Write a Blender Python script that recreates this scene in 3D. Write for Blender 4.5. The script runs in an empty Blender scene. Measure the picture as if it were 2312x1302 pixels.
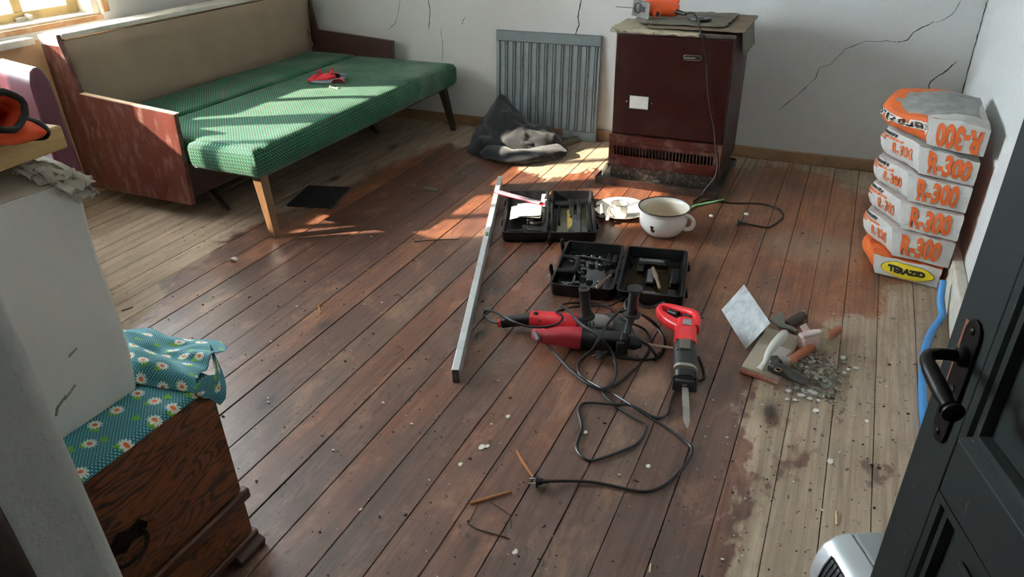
import bpy, bmesh, math, random
from mathutils import Vector, Matrix, Euler, noise
R = math.radians
C = bpy.context.scene.collection
SC = bpy.context.scene
RND = random.Random(7)

# ---------------------------------------------------------------- camera, sky, sun, exposure
cam = bpy.data.objects.new('camera', bpy.data.cameras.new('camera'))
C.objects.link(cam)
cam.data.sensor_width = 36
cam.data.lens = 25.14
cam.data.clip_start = 0.02
YAW, PITCH, ROLL = -0.44347, 0.51616, -0.02592
_f = Vector((math.sin(YAW)*math.cos(PITCH), math.cos(YAW)*math.cos(PITCH), -math.sin(PITCH)))
_r = Vector((math.cos(YAW), -math.sin(YAW), 0)); _u = _r.cross(_f)
_r2 = math.cos(ROLL)*_r + math.sin(ROLL)*_u; _u2 = -math.sin(ROLL)*_r + math.cos(ROLL)*_u
cam.matrix_world = Matrix(((_r2.x, _u2.x, -_f.x, 0), (_r2.y, _u2.y, -_f.y, 0), (_r2.z, _u2.z, -_f.z, 1.4), (0, 0, 0, 1)))
SC.camera = cam

w = bpy.data.worlds.new('sky'); SC.world = w; w.use_nodes = True
bg = w.node_tree.nodes['Background']
bg.inputs[0].default_value = (0.80, 0.91, 1.0, 1)      # bright hazy sky
bg.inputs[1].default_value = 32.0
sun = bpy.data.objects.new('sun', bpy.data.lights.new('sun', 'SUN')); C.objects.link(sun)
sun.data.energy = 30.0; sun.data.angle = R(0.8); sun.data.color = (1.0, 0.88, 0.70)
SUNDIR = Vector((math.cos(R(29.3))*math.cos(R(30.5)), math.cos(R(29.3))*math.sin(R(30.5)), -math.sin(R(29.3))))
sun.rotation_euler = SUNDIR.to_track_quat('-Z', 'Y').to_euler()
sun.location = (-8, -2, 6)
SC.view_settings.view_transform = 'Standard'; SC.view_settings.look = 'None'
SC.view_settings.gamma = 1; SC.view_settings.use_curve_mapping = False
SC.view_settings.exposure = 0.95
SC.cycles.max_bounces = 10; SC.cycles.diffuse_bounces = 6
SC.cycles.transparent_max_bounces = 12

# ---------------------------------------------------------------- materials
def lin(h):
    h = h.lstrip('#'); o = []
    for i in (0, 2, 4):
        c = int(h[i:i+2], 16)/255
        o.append(c/12.92 if c <= .04045 else ((c+.055)/1.055)**2.4)
    return (o[0], o[1], o[2], 1)

class NT:
    def __init__(s, name):
        s.m = bpy.data.materials.new(name); s.m.use_nodes = True
        s.t = s.m.node_tree; s.b = s.t.nodes['Principled BSDF']; s.out = s.t.nodes['Material Output']
    def n(s, typ, **kw):
        x = s.t.nodes.new('ShaderNode'+typ)
        for k, v in kw.items():
            if k.startswith('i_'): x.inputs[k[2:].replace('_', ' ')].default_value = v
            elif k.startswith('n_'): x.inputs[int(k[2:])].default_value = v
            else: setattr(x, k, v)
        return x
    def l(s, a, b): s.t.links.new(a, b)
    def math(s, op, a, b=None, c=None, clamp=False):
        x = s.n('Math', operation=op, use_clamp=clamp)
        for i, v in enumerate((a, b, c)):
            if v is None: continue
            if isinstance(v, (int, float)): x.inputs[i].default_value = v
            else: s.l(v, x.inputs[i])
        return x.outputs[0]
    def mix(s, fac, a, b, blend='MIX'):
        x = s.n('Mix', data_type='RGBA', blend_type=blend)
        for i, v in ((0, fac), (6, a), (7, b)):
            if isinstance(v, (int, float, tuple)): x.inputs[i].default_value = v
            else: s.l(v, x.inputs[i])
        return x.outputs[2]
    def ramp(s, fac, stops, interp='LINEAR'):
        x = s.n('ValToRGB'); x.color_ramp.interpolation = interp
        e = x.color_ramp.elements
        while len(e) < len(stops): e.new(0.5)
        for q, (p, c) in zip(e, stops):
            q.position = p; q.color = c if isinstance(c, tuple) else (c, c, c, 1)
        s.l(fac, x.inputs[0]); return x.outputs[0]
    def coord(s, kind='Object'):
        if kind == 'World': return s.n('NewGeometry').outputs['Position']
        return s.n('TexCoord').outputs[kind]
    def mapping(s, v, scale=(1, 1, 1), loc=(0, 0, 0), rot=(0, 0, 0)):
        x = s.n('Mapping'); s.l(v, x.inputs[0])
        x.inputs[1].default_value = loc; x.inputs[2].default_value = rot; x.inputs[3].default_value = scale
        return x.outputs[0]
    def noise(s, v, scale, detail=4, rough=.55, dist=0.0, out=0):
        x = s.n('TexNoise'); s.l(v, x.inputs['Vector'])
        x.inputs['Scale'].default_value = scale; x.inputs['Detail'].default_value = detail
        x.inputs['Roughness'].default_value = rough; x.inputs['Distortion'].default_value = dist
        return x.outputs[out]
    def bump(s, h, strength=.3, dist=.01, prev=None):
        x = s.n('Bump'); x.inputs['Strength'].default_value = strength; x.inputs['Distance'].default_value = dist
        s.l(h, x.inputs['Height'])
        if prev is not None: s.l(prev, x.inputs['Normal'])
        return x.outputs[0]
    def set(s, **kw):
        for k, v in kw.items():
            i = s.b.inputs[k.replace('_', ' ')]
            if isinstance(v, (int, float, tuple)): i.default_value = v
            else: s.l(v, i)
        return s.m

def mat(name, col, rough=.6, metal=0.0, var=.18, vs=6, bump=0, bs=80, dirt=None, dirt_amt=.5, ds=5, stretch=(1, 1, 1), spec=.5, coat=0, kind='Object', bd=.004):
    n = NT(name); c = lin(col) if isinstance(col, str) else col
    v = n.mapping(n.coord(kind), stretch)
    f = n.noise(v, vs, 5, .6)
    a = tuple(x*(1-var) for x in c[:3])+(1,); b = tuple(min(1, x*(1+var)) for x in c[:3])+(1,)
    colr = n.ramp(f, [(.3, a), (.7, b)])
    if dirt:
        d = n.ramp(n.noise(v, ds, 6, .65), [(.5, 0.), (.5+.28, dirt_amt)])
        colr = n.mix(d, colr, lin(dirt))
    n.set(Base_Color=colr, Metallic=metal, Coat_Weight=coat)
    n.b.inputs['Specular IOR Level'].default_value = spec
    n.set(Roughness=n.math('MULTIPLY_ADD', f, .25, max(.03, rough-.12)))
    if bump: n.set(Normal=n.bump(n.noise(v, bs, 4), bump, bd))
    return n.m

# ---------------------------------------------------------------- objects
WM = {}
def thing(name, label, cat, loc=(0, 0, 0), rz=0.0, group=None, rot=None):
    o = bpy.data.objects.new(name, None); C.objects.link(o); o.empty_display_size = .05
    o.location = loc; o.rotation_euler = rot if rot else (0, 0, rz)
    o['label'] = label; o['category'] = cat
    if group: o['group'] = group
    WM[o] = Matrix.LocRotScale(Vector(loc), Euler(rot if rot else (0, 0, rz)), None)
    return o
def tag(o, label, cat, group=None):
    o['label'] = label; o['category'] = cat
    if group: o['group'] = group
    return o
def struct(o, label=None):
    o['kind'] = 'structure'
    if label: o['label'] = label
    return o

class MB:
    """collects geometry for ONE mesh object"""
    def __init__(s): s.b = bmesh.new()
    def box(s, c, d, rot=None, mi=0):
        M = Matrix.Translation(c)
        if rot is not None: M = M @ (rot if isinstance(rot, Matrix) else Euler(rot).to_matrix().to_4x4())
        M = M @ Matrix.Diagonal((d[0], d[1], d[2], 1))
        r = bmesh.ops.create_cube(s.b, size=1, matrix=M)
        for v in r['verts']:
            for f in v.link_faces: f.material_index = mi
        return s
    def bb(s, x0, x1, y0, y1, z0, z1, mi=0):
        return s.box(((x0+x1)/2, (y0+y1)/2, (z0+z1)/2), (abs(x1-x0), abs(y1-y0), abs(z1-z0)), mi=mi)
    def prism(s, pts, ext, mi=0):
        """closed polygon pts (3D) extruded by vector ext"""
        e = Vector(ext); a = [s.b.verts.new(p) for p in pts]; b = [s.b.verts.new(Vector(p)+e) for p in pts]
        n = len(a); fs = [s.b.faces.new(a[::-1]), s.b.faces.new(b)]
        for i in range(n): fs.append(s.b.faces.new((a[i], a[(i+1) % n], b[(i+1) % n], b[i])))
        for f in fs: f.material_index = mi
        return s
    def rings(s, rings, cap0=True, cap1=True, mi=0, close=False):
        vs = [[s.b.verts.new(p) for p in r] for r in rings]; n = len(vs[0])
        m = len(vs)
        for k in range(m if close else m-1):
            a, b = vs[k], vs[(k+1) % m]
            for i in range(n):
                s.b.faces.new((a[i], a[(i+1) % n], b[(i+1) % n], b[i])).material_index = mi
        if not close:
            if cap0: s.b.faces.new(vs[0][::-1]).material_index = mi
            if cap1: s.b.faces.new(vs[-1]).material_index = mi
        return s
    def lathe(s, prof, n=32, M=None, cap0=True, cap1=True, mi=0):
        M = M or Matrix()
        return s.rings([[M @ Vector((r*math.cos(2*math.pi*i/n), r*math.sin(2*math.pi*i/n), z)) for i in range(n)] for r, z in prof], cap0, cap1, mi)
    def tube(s, pts, r, n=8, mi=0, smooth=0, caps=True):
        P = [Vector(p) for p in pts]
        if smooth: P = spline(P, smooth)
        rr = r if hasattr(r, '__len__') else [r]*len(P)
        if len(rr) != len(P): rr = [rr[min(len(rr)-1, int(i*len(rr)/len(P)))] for i in range(len(P))]
        up = None; out = []
        for i, p in enumerate(P):
            t = (P[min(i+1, len(P)-1)]-P[max(i-1, 0)])
            t = t.normalized() if t.length > 1e-9 else Vector((1, 0, 0))
            if up is None: up = Vector((0, 0, 1)) if abs(t.z) < .9 else Vector((1, 0, 0))
            x = up.cross(t); x = x.normalized() if x.length > 1e-6 else t.orthogonal().normalized()
            y = t.cross(x); up = y
            out.append([p+rr[i]*(math.cos(2*math.pi*k/n)*x+math.sin(2*math.pi*k/n)*y) for k in range(n)])
        return s.rings(out, caps, caps, mi)
    def loft(s, secs, up=(0, 0, 1), e=3.0, n=20, mi=0, smooth=0):
        """secs: (point, half width, half height); superellipse sections along the path"""
        P = [Vector(q[0]) for q in secs]; W = [q[1] for q in secs]; H = [q[2] for q in secs]
        if smooth:
            P = spline(P, smooth)
            m = len(P); W = [lerps(W, i/(m-1)) for i in range(m)]; H = [lerps(H, i/(m-1)) for i in range(m)]
        up = Vector(up); out = []
        for i, p in enumerate(P):
            t = (P[min(i+1, len(P)-1)]-P[max(i-1, 0)]).normalized()
            x = t.cross(up).normalized(); y = x.cross(t)
            ring = []
            for k in range(n):
                a = 2*math.pi*k/n; ca, sa = math.cos(a), math.sin(a)
                ring.append(p+x*W[i]*math.copysign(abs(ca)**(2/e), ca)+y*H[i]*math.copysign(abs(sa)**(2/e), sa))
            out.append(ring)
        return s.rings(out, True, True, mi)
    def grid(s, f, nu, nv, mi=0, uv=False):
        vs = [[s.b.verts.new(f(i/nu, j/nv)) for j in range(nv+1)] for i in range(nu+1)]
        lay = s.b.loops.layers.uv.verify() if uv else None
        for i in range(nu):
            for j in range(nv):
                fc = s.b.faces.new((vs[i][j], vs[i+1][j], vs[i+1][j+1], vs[i][j+1]))
                fc.material_index = mi(( i+.5)/nu, (j+.5)/nv) if callable(mi) else mi
                if lay:
                    k = uv if isinstance(uv, tuple) else (1, 1)
                    for lp, (a, b) in zip(fc.loops, ((i, j), (i+1, j), (i+1, j+1), (i, j+1))): lp[lay].uv = (k[0]*a/nu, k[1]*b/nv)
        return s
    def sphere(s, c, r, seg=12, M=None, mi=0):
        MM = Matrix.Translation(c) @ (M or Matrix()) @ Matrix.Diagonal((r[0], r[1], r[2], 1) if hasattr(r, '__len__') else (r, r, r, 1))
        q = bmesh.ops.create_uvsphere(s.b, u_segments=seg, v_segments=max(6, seg//2), radius=1, matrix=MM)
        for v in q['verts']:
            for f in v.link_faces: f.material_index = mi
        return s
    def o(s, name, m, parent=None, bevel=0, seg=2, smooth=True, angle=38, local=False, solid=0, subd=0, merge=False, loc=None):
        if merge: bmesh.ops.remove_doubles(s.b, verts=s.b.verts, dist=1e-5)
        bmesh.ops.recalc_face_normals(s.b, faces=s.b.faces)
        me = bpy.data.meshes.new(name)
        if parent is not None and not local and parent in WM:
            bmesh.ops.transform(s.b, matrix=WM[parent].inverted(), verts=s.b.verts)
        if loc is not None:
            bmesh.ops.translate(s.b, vec=-Vector(loc), verts=s.b.verts)
        s.b.to_mesh(me); s.b.free()
        for x in (m if isinstance(m, (list, tuple)) else [m]): me.materials.append(x)
        ob = bpy.data.objects.new(name, me); C.objects.link(ob)
        if loc is not None: ob.location = loc
        if parent is not None:
            ob.parent = parent
            if parent in WM: WM[ob] = WM[parent]
        elif loc is not None: WM[ob] = Matrix.Translation(loc)
        else: WM[ob] = Matrix()
        if smooth:
            for p in me.polygons: p.use_smooth = True
            me.set_sharp_from_angle(angle=R(angle))
        if solid:
            q = ob.modifiers.new('solid', 'SOLIDIFY'); q.thickness = abs(solid); q.offset = 1 if solid > 0 else -1
        if bevel:
            q = ob.modifiers.new('bevel', 'BEVEL'); q.width = bevel; q.segments = seg; q.limit_method = 'ANGLE'; q.angle_limit = R(35)
        if subd:
            q = ob.modifiers.new('sub', 'SUBSURF'); q.levels = subd; q.render_levels = subd
        return ob

def lerps(a, t):
    x = t*(len(a)-1); i = min(int(x), len(a)-2); f = x-i
    return a[i]*(1-f)+a[i+1]*f
def spline(P, k):
    P = [Vector(p) for p in P]; out = []
    for i in range(len(P)-1):
        a, b, c, d = P[max(i-1, 0)], P[i], P[i+1], P[min(i+2, len(P)-1)]
        for j in range(k):
            t = j/k
            out.append(.5*((2*b)+(c-a)*t+(2*a-5*b+4*c-d)*t*t+(3*b-a-3*c+d)*t**3))
    out.append(P[-1]); return out
def V(*a): return Vector(a)
def sstep(a, b, x):
    t = max(0, min(1, (x-a)/(b-a))); return t*t*(3-2*t)
def nz(x, y, z=0.0): return noise.noise(Vector((x, y, z)))
def rrect(w, h, r, n=5):
    o = []
    for cx, cy, a0 in ((w/2-r, h/2-r, 0), (-w/2+r, h/2-r, 90), (-w/2+r, -h/2+r, 180), (w/2-r, -h/2+r, 270)):
        for i in range(n+1):
            a = R(a0+90*i/n); o.append((cx+r*math.cos(a), cy+r*math.sin(a)))
    return o
def text_mesh(body, size=1.0, xs=1.0, bold=0.0, shear=0.0, cut=.02):
    cu = bpy.data.curves.new('lettering', 'FONT'); cu.body = body; cu.size = size; cu.offset = bold; cu.shear = shear
    cu.align_x = 'CENTER'; cu.align_y = 'CENTER'; cu.resolution_u = 4
    ob = bpy.data.objects.new('lettering', cu); C.objects.link(ob)
    bpy.context.view_layer.update()
    me = bpy.data.meshes.new_from_object(ob.evaluated_get(bpy.context.evaluated_depsgraph_get()))
    bpy.data.objects.remove(ob); bpy.data.curves.remove(cu)
    b = bmesh.new(); b.from_mesh(me); bpy.data.meshes.remove(me)
    for v in b.verts: v.co.x *= xs
    if cut:
        for ax in (0, 1):
            lo = min(v.co[ax] for v in b.verts); hi = max(v.co[ax] for v in b.verts)
            x = lo+cut
            while x < hi:
                no = [0, 0, 0]; no[ax] = 1; co = [0, 0, 0]; co[ax] = x
                bmesh.ops.bisect_plane(b, geom=b.verts[:]+b.edges[:]+b.faces[:], plane_co=co, plane_no=no)
                x += cut
    return b

# ================================================================ THE SETTING
XR, XL, YB, YF, ZC = 0.521, -3.55, 4.137, 0.17, 2.5

def floor_mat():
    n = NT('floor boards'); P = n.coord('World')
    sx = n.n('SeparateXYZ'); n.l(P, sx.inputs[0]); X, Y = sx.outputs[0], sx.outputs[1]
    oi = n.n('ObjectInfo').outputs['Random']
    def curve(val, pts, lo, hi, vlo, vhi):
        t = n.math('DIVIDE', n.math('SUBTRACT', val, lo), hi-lo, clamp=True)
        c = n.n('FloatCurve'); n.l(t, c.inputs['Value']); cm = c.mapping; cu = cm.curves[0]
        q = [((a-lo)/(hi-lo), (b-vlo)/(vhi-vlo)) for a, b in pts]
        cu.points[0].location = q[0]; cu.points[-1].location = q[-1]
        for a in q[1:-1]: cu.points.new(*a)
        for p in cu.points: p.handle_type = 'VECTOR'
        cm.update()
        return n.math('MULTIPLY_ADD', c.outputs[0], vhi-vlo, vlo)
    xl = curve(Y, [(0, -1.9), (.8, -2.0), (1.25, -2.21), (1.44, -2.25), (1.59, -2.26), (1.68, -2.40), (1.88, -2.42), (2.2, -2.5), (2.49, -2.43), (2.83, -2.36), (3.15, -2.38), (3.76, -2.2), (4.2, -2.1)], 0, 4.2, -3, 1)
    xr = curve(Y, [(0, -.03), (1.2, -.02), (1.55, -.01), (1.75, -.08), (1.9, -.10), (2.06, -.03), (2.37, .07), (2.5, .16), (2.56, .30), (2.82, .30), (2.9, .46), (4.2, .46)], 0, 4.2, -3, 1)
    yb = curve(X, [(-3, 3.8), (-2.2, 3.75), (-1.93, 3.64), (-1.7, 3.55), (-1.38, 3.42), (-1.2, 3.62), (-.6, 3.9), (-.4, 3.95), (-.33, 4.08), (-.2, 4.08), (-.07, 4.03), (.065, 3.91), (.15, 3.8), (.6, 3.6)], -3, .6, 0, 4.2)
    d = n.math('MINIMUM', n.math('MINIMUM', n.math('SUBTRACT', X, xl), n.math('SUBTRACT', xr, X)), n.math('SUBTRACT', yb, Y))
    off = n.n('CombineXYZ'); n.l(n.math('MULTIPLY', oi, 37.0), off.inputs[0]); n.l(n.math('MULTIPLY', oi, 91.0), off.inputs[1])
    va = n.n('VectorMath', operation='ADD'); n.l(P, va.inputs[0]); n.l(off.outputs[0], va.inputs[1]); PV = va.outputs[0]
    fing = n.noise(n.mapping(P, (9, 3.2, 1)), 1.0, 6, .62)
    spots = n.noise(n.mapping(P, (26, 16, 1)), 1.0, 3, .5)
    dd = n.math('ADD', d, n.math('MULTIPLY', n.math('SUBTRACT', fing, .5), .30))
    dd = n.math('ADD', dd, n.math('MULTIPLY', n.math('SUBTRACT', spots, .56), .22))
    for (qx, qy, qr) in (((0.048,1.628,0.000)[0], (0.048,1.628,0.000)[1], .05), ((0.261,1.698,0.000)[0], (0.261,1.698,0.000)[1], .045), ((-0.007,1.816,0.000)[0], (-0.007,1.816,0.000)[1], .045), ((0.074,1.692,0.000)[0], (0.074,1.692,0.000)[1], .04), ((0.156,1.893,0.000)[0], (0.156,1.893,0.000)[1], .022)):
        ds = n.n('VectorMath', operation='DISTANCE'); n.l(n.mapping(P, (1, .8, 0)), ds.inputs[0]); ds.inputs[1].default_value = (qx, qy*.8, 0)
        e = n.math('SUBTRACT', qr, ds.outputs['Value'])
        e = n.math('ADD', e, n.math('MULTIPLY', n.math('SUBTRACT', spots, .60), .22))
        dd = n.math('MAXIMUM', dd, e)
    wet = n.math('DIVIDE', n.math('ADD', dd, .012), .03, clamp=True)
    # a dusty patch that has dried in front of the sacks
    du = n.n('VectorMath', operation='DISTANCE'); n.l(n.mapping(P, (1, 1.5, 0)), du.inputs[0]); du.inputs[1].default_value = (0.02, 4.58, 0)
    dust = n.math('MULTIPLY', n.ramp(du.outputs['Value'], [(.04, .55), (.30, 0.)]), n.ramp(fing, [(.35, .3), (.6, 1.)]))
    # grain and knots
    g1 = n.noise(n.mapping(PV, (60, 1.6, 1)), 1.0, 6, .65, .6)
    g2 = n.noise(n.mapping(PV, (7, .55, 1)), 1.0, 4, .55, .8)
    g3 = n.noise(n.mapping(PV, (170, 5, 1)), 1.0, 3, .6)
    vo = n.n('TexVoronoi', feature='F1'); n.l(n.mapping(PV, (5.5, 2.6, 1)), vo.inputs['Vector']); vo.inputs['Scale'].default_value = 1
    knot = n.ramp(vo.outputs['Distance'], [(.07, 1.), (.13, .35), (.24, 0.)])
    ksel = n.ramp(n.n('SeparateColor').outputs[0], [(.0, 0.), (1, 1.)])
    sc = n.n('SeparateColor'); n.l(vo.outputs['Color'], sc.inputs[0])
    knot = n.math('MULTIPLY', knot, n.math('GREATER_THAN', sc.outputs[0], .40))
    specks = n.ramp(n.noise(n.mapping(P, (60, 42, 1)), 1.0, 2, .5), [(.665, 0.), (.70, .8)])
    dry = n.ramp(g2, [(.25, lin('#8a7763')), (.5, lin('#b09b84')), (.75, lin('#9d866f'))])
    dry = n.mix(n.ramp(oi, [(0, .0), (1, .55)]), dry, lin('#94806d'))
    dry = n.mix(n.ramp(g1, [(.42, .0), (.66, .55)]), dry, lin('#5f4c3c'))
    wetc = n.ramp(g2, [(.22, lin('#3d1f16')), (.42, lin('#603525')), (.56, lin('#70432f')), (.72, lin('#503a32')), (.9, lin('#7f482a'))])
    pl = n.ramp(oi, [(0, lin('#8a4a28')), (.2, lin('#5a362a')), (.38, lin('#6a5242')), (.55, lin('#532f26')), (.72, lin('#8a5130')), (.86, lin('#47251c'))], 'CONSTANT')
    wetc = n.mix(.56, wetc, pl)
    wx = n.math('MULTIPLY', n.math('DIVIDE', n.math('ADD', X, 1.0), .8, clamp=True), n.math('DIVIDE', n.math('SUBTRACT', Y, 1.5), .8, clamp=True))
    wetc = n.mix(n.math('MULTIPLY', wx, n.math('MULTIPLY_ADD', oi, .35, .35)), wetc, lin('#9a6238'))
    # towards the door the soaked boards turn greyer
    grey = n.ramp(Y, [(.0, .62), (.55, .45), (.95, .06)])
    yy = n.math('DIVIDE', n.math('SUBTRACT', Y, .6), 2.2, clamp=True)
    grey = n.ramp(yy, [(0, .78), (.5, .60), (1, .08)])
    grey = n.math('MULTIPLY', grey, n.ramp(fing, [(.3, .5), (.7, 1.)]))
    wetc = n.mix(grey, wetc, lin('#68584f'))
    wetc = n.mix(n.ramp(g1, [(.45, .0), (.68, .55)]), wetc, lin('#2f1a12'))
    # growth rings, grime and scuffs
    rings = n.math('ABSOLUTE', n.math('SINE', n.math('MULTIPLY', n.noise(n.mapping(PV, (5.5, .42, 1)), 1.0, 2, .45, .5), 78.0)))
    wetc = n.mix(n.ramp(rings, [(.0, .32), (.35, .0)]), wetc, lin('#2b1811'))
    dry = n.mix(n.ramp(rings, [(.0, .30), (.35, .0)]), dry, lin('#6f5b48'))
    mot = n.noise(n.mapping(P, (9, 5, 1)), 1.0, 7, .72, .4)
    wetc = n.mix(n.ramp(mot, [(.42, .0), (.64, .50)]), wetc, lin('#40332d'))
    wetc = n.mix(n.ramp(mot, [(.30, .55), (.46, .0)]), wetc, lin('#94725a'))
    dry = n.mix(n.ramp(mot, [(.44, .0), (.66, .5)]), dry, lin('#75654f'))
    col = n.mix(wet, dry, wetc)
    col = n.mix(dust, col, lin('#a08f78'))
    col = n.mix(n.math('MULTIPLY', knot, .85), col, lin('#2a211d'))
    col = n.mix(specks, col, lin('#2b211b'))
    ro = n.math('MULTIPLY_ADD', wet, -.36, .72)
    # a film of water still stands along the aluminium level
    fl = n.n('VectorMath', operation='DISTANCE'); n.l(n.mapping(P, (1.0, .42, 0), rot=(0, 0, R(-20))), fl.inputs[0])
    px, py = -1.05, 2.25
    ca, sa = math.cos(R(-20)), math.sin(R(-20))
    fl.inputs[1].default_value = (px*1.0*ca-py*.42*sa, px*1.0*sa+py*.42*ca, 0)
    film = n.math('MULTIPLY', n.ramp(fl.outputs['Value'], [(.12, 1.), (.42, 0.)]), n.ramp(fing, [(.35, .15), (.55, 1.)]))
    ro = n.math('SUBTRACT', ro, n.math('MULTIPLY', film, .14))
    ro = n.math('ADD', ro, n.math('MULTIPLY', n.math('SUBTRACT', g1, .5), .25))
    ro = n.math('ADD', ro, n.math('MULTIPLY', dust, .3), clamp=True)
    b1 = n.bump(g3, .18, .0015); b2 = n.bump(g1, .22, .002, b1)
    return n.set(Base_Color=col, Roughness=ro, Normal=b2)

M_floor = floor_mat()
M_dark = mat('dark gap', '#14100d', .9)
fl = MB().bb(-3.7, .56, -1.3, 4.2, -.08, -.03).o('floor', M_dark)
struct(fl, 'worn wooden board floor, soaked reddish brown in the middle and dusty grey at the sides')
xs = [.357, .27, .1834, .102, .0176, -.0712, -.1527, -.237, -.3215, -.408, -.495, -.5795, -.668, -.7595, -.847, -.933, -1.0185, -1.1135, -1.205, -1.297, -1.385, -1.469, -1.558, -1.647, -1.737, -1.826, -1.915, -2.004, -2.093, -2.18, -2.27, -2.36, -2.45, -2.54, -2.63]
xs = [x*1.4 for x in xs]
def plank(x0, x1, y0, y1):
    dz = RND.uniform(-.0012, .0006)
    g = RND.choice((.0009, .0012, .0016, .0021)); c = RND.uniform(.0010, .0016)
    pr = [(x0+g, y0, -.028), (x1-g, y0, -.028), (x1-g, y0, -c+dz), (x1-g-c, y0, dz), (x0+g+c, y0, dz), (x0+g, y0, -c+dz)]
    MB().prism(pr, (0, y1-y0, 0)).o('plank', M_floor, fl, smooth=False)
for i in range(len(xs)-1):
    plank(xs[i+1], xs[i], -1.28, 4.13)

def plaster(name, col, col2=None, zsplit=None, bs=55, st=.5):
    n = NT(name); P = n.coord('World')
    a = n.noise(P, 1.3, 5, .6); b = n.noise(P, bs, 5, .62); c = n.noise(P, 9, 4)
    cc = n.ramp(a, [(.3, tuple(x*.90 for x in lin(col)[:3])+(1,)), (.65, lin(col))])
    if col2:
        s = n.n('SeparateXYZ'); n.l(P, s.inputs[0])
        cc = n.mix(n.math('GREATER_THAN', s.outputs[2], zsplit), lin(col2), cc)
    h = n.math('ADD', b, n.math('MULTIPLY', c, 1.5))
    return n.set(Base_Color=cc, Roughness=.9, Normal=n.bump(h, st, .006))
M_wall = plaster('white plaster', '#d9dcdb')
M_wallL = plaster('window wall two tone', '#dcdcd8', '#cfa982', .80)  # white above the split height, peach below it
M_wallF = plaster('door wall plaster', '#e0dfda', bs=90, st=.35)
M_crack = mat('crack', '#2a2622', .95)
wb = struct(MB().bb(-3.9, .75, YB, YB+.2, -.1, ZC).o('wall_back', M_wall), 'white plastered back wall with hairline cracks')
wr = struct(MB().bb(XR, XR+.2, -1.4, YB, -.1, ZC).o('wall_right', M_wall), 'white plastered right wall beside the open door')
WY0, WY1, WZ0, WZ1 = 1.14, 2.66, .868, 2.02
wl = MB()
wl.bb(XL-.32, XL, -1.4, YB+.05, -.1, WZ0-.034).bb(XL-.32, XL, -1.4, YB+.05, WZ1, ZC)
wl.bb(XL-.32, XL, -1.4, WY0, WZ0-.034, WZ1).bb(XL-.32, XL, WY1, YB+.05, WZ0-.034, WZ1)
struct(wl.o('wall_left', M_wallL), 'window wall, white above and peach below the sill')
M_ceil = mat('ceiling white', '#e2e1dc', .9)
struct(MB().bb(-3.9, .75, -1.4, YB+.2, ZC, ZC+.1).o('ceiling', M_ceil))
wf = MB().bb(-3.7, -.35, .03, YF, -.1, ZC).bb(.47, .75, .03, YF-.005, -.1, ZC).bb(-.35, .47, .03, YF, 2.06, ZC)
struct(wf.o('wall_front', M_wallF, bevel=.012, seg=3), 'plastered wall end of the doorway in the left foreground')
struct(MB().bb(-1.1, .75, -1.4, -1.3, -.1, ZC).bb(-1.2, -1.1, -1.4, .03, -.1, ZC).o('wall_hall', M_wallF))
M_frame = mat('door frame wood', '#33231a', .6, var=.3, stretch=(20, 20, 1.5), bump=.3)
struct(MB().bb(-.40, -.343, -.06, .125, -.02, 2.06).o('trim_1', M_frame, bevel=.004), 'dark wooden door frame at the lower left edge')

# cracks: ribbons a millimetre proud of the plaster
def crack(pts, wd):
    P = [Vector(p) for p in pts]; mb = MB(); Q = []
    for i in range(len(P)-1):
        k = max(2, int((P[i+1]-P[i]).length/.012))
        for j in range(k):
            q = P[i].lerp(P[i+1], j/k); s = .004
            Q.append(Vector((q.x+s*nz(q.x*60, q.z*60), q.y, q.z+s*nz(q.z*60, q.x*60, 5))))
    Q.append(P[-1])
    for i in range(len(Q)-1):
        t = (Q[i+1]-Q[i]).normalized(); s = Vector((t.z, 0, -t.x))
        w0 = wd*(.55+.9*abs(nz(i*.35, wd*999)))*(.3 if i < 2 else 1); w1 = wd*(.55+.9*abs(nz(i*.35+.35, wd*999)))*(.3 if i > len(Q)-4 else 1)
        y = Vector((0, -.001, 0))
        mb.b.faces.new([mb.b.verts.new(v+y) for v in (Q[i]-s*w0, Q[i+1]-s*w1, Q[i+1]+s*w1, Q[i]+s*w0)])
    mb.o('crack', M_crack, wb, smooth=False)
YC = 4.137
crack([(-2.696,4.137,0.784),(-2.734,4.137,0.667),(-2.756,4.137,0.620),(-2.821,4.137,0.572)], .0016)
crack([(-2.500,4.137,0.790),(-2.487,4.137,0.718),(-2.497,4.137,0.643),(-2.512,4.137,0.594)], .0032)
crack([(-2.239,4.137,0.681),(-2.253,4.137,0.659),(-2.268,4.137,0.632)], .0026)
crack([(-1.475,4.137,0.825),(-1.496,4.137,0.714),(-1.487,4.137,0.673),(-1.510,4.137,0.612)], .0042)
crack([(0.411,4.137,0.888),(0.399,4.137,0.837),(0.387,4.137,0.809),(0.353,4.137,0.779),(0.323,4.137,0.766)], .0016)
crack([(0.321,4.137,0.774),(0.297,4.137,0.756),(0.272,4.137,0.741),(0.242,4.137,0.721),(0.227,4.137,0.682),(0.181,4.137,0.669)], .003)
crack([(0.181,4.137,0.669),(0.130,4.137,0.673),(0.101,4.137,0.667),(0.035,4.137,0.665),(-0.044,4.137,0.624),(-0.086,4.137,0.566),(-0.100,4.137,0.542),(-0.152,4.137,0.521),(-0.164,4.137,0.463),(-0.237,4.137,0.370),(-0.325,4.137,0.277)], .0014)
crack([(0.459,4.137,0.596),(0.424,4.137,0.543),(0.389,4.137,0.514),(0.369,4.137,0.489),(0.370,4.137,0.445),(0.341,4.137,0.405)], .0034)
crack([(-2.419,4.137,0.609),(-2.412,4.137,0.490),(-2.423,4.137,0.395)], .0018)
crack([(0.514,4.137,0.886),(0.515,4.137,0.759),(0.515,4.137,0.654),(0.517,4.137,0.537),(0.521,4.137,0.386)], .0024)

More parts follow.
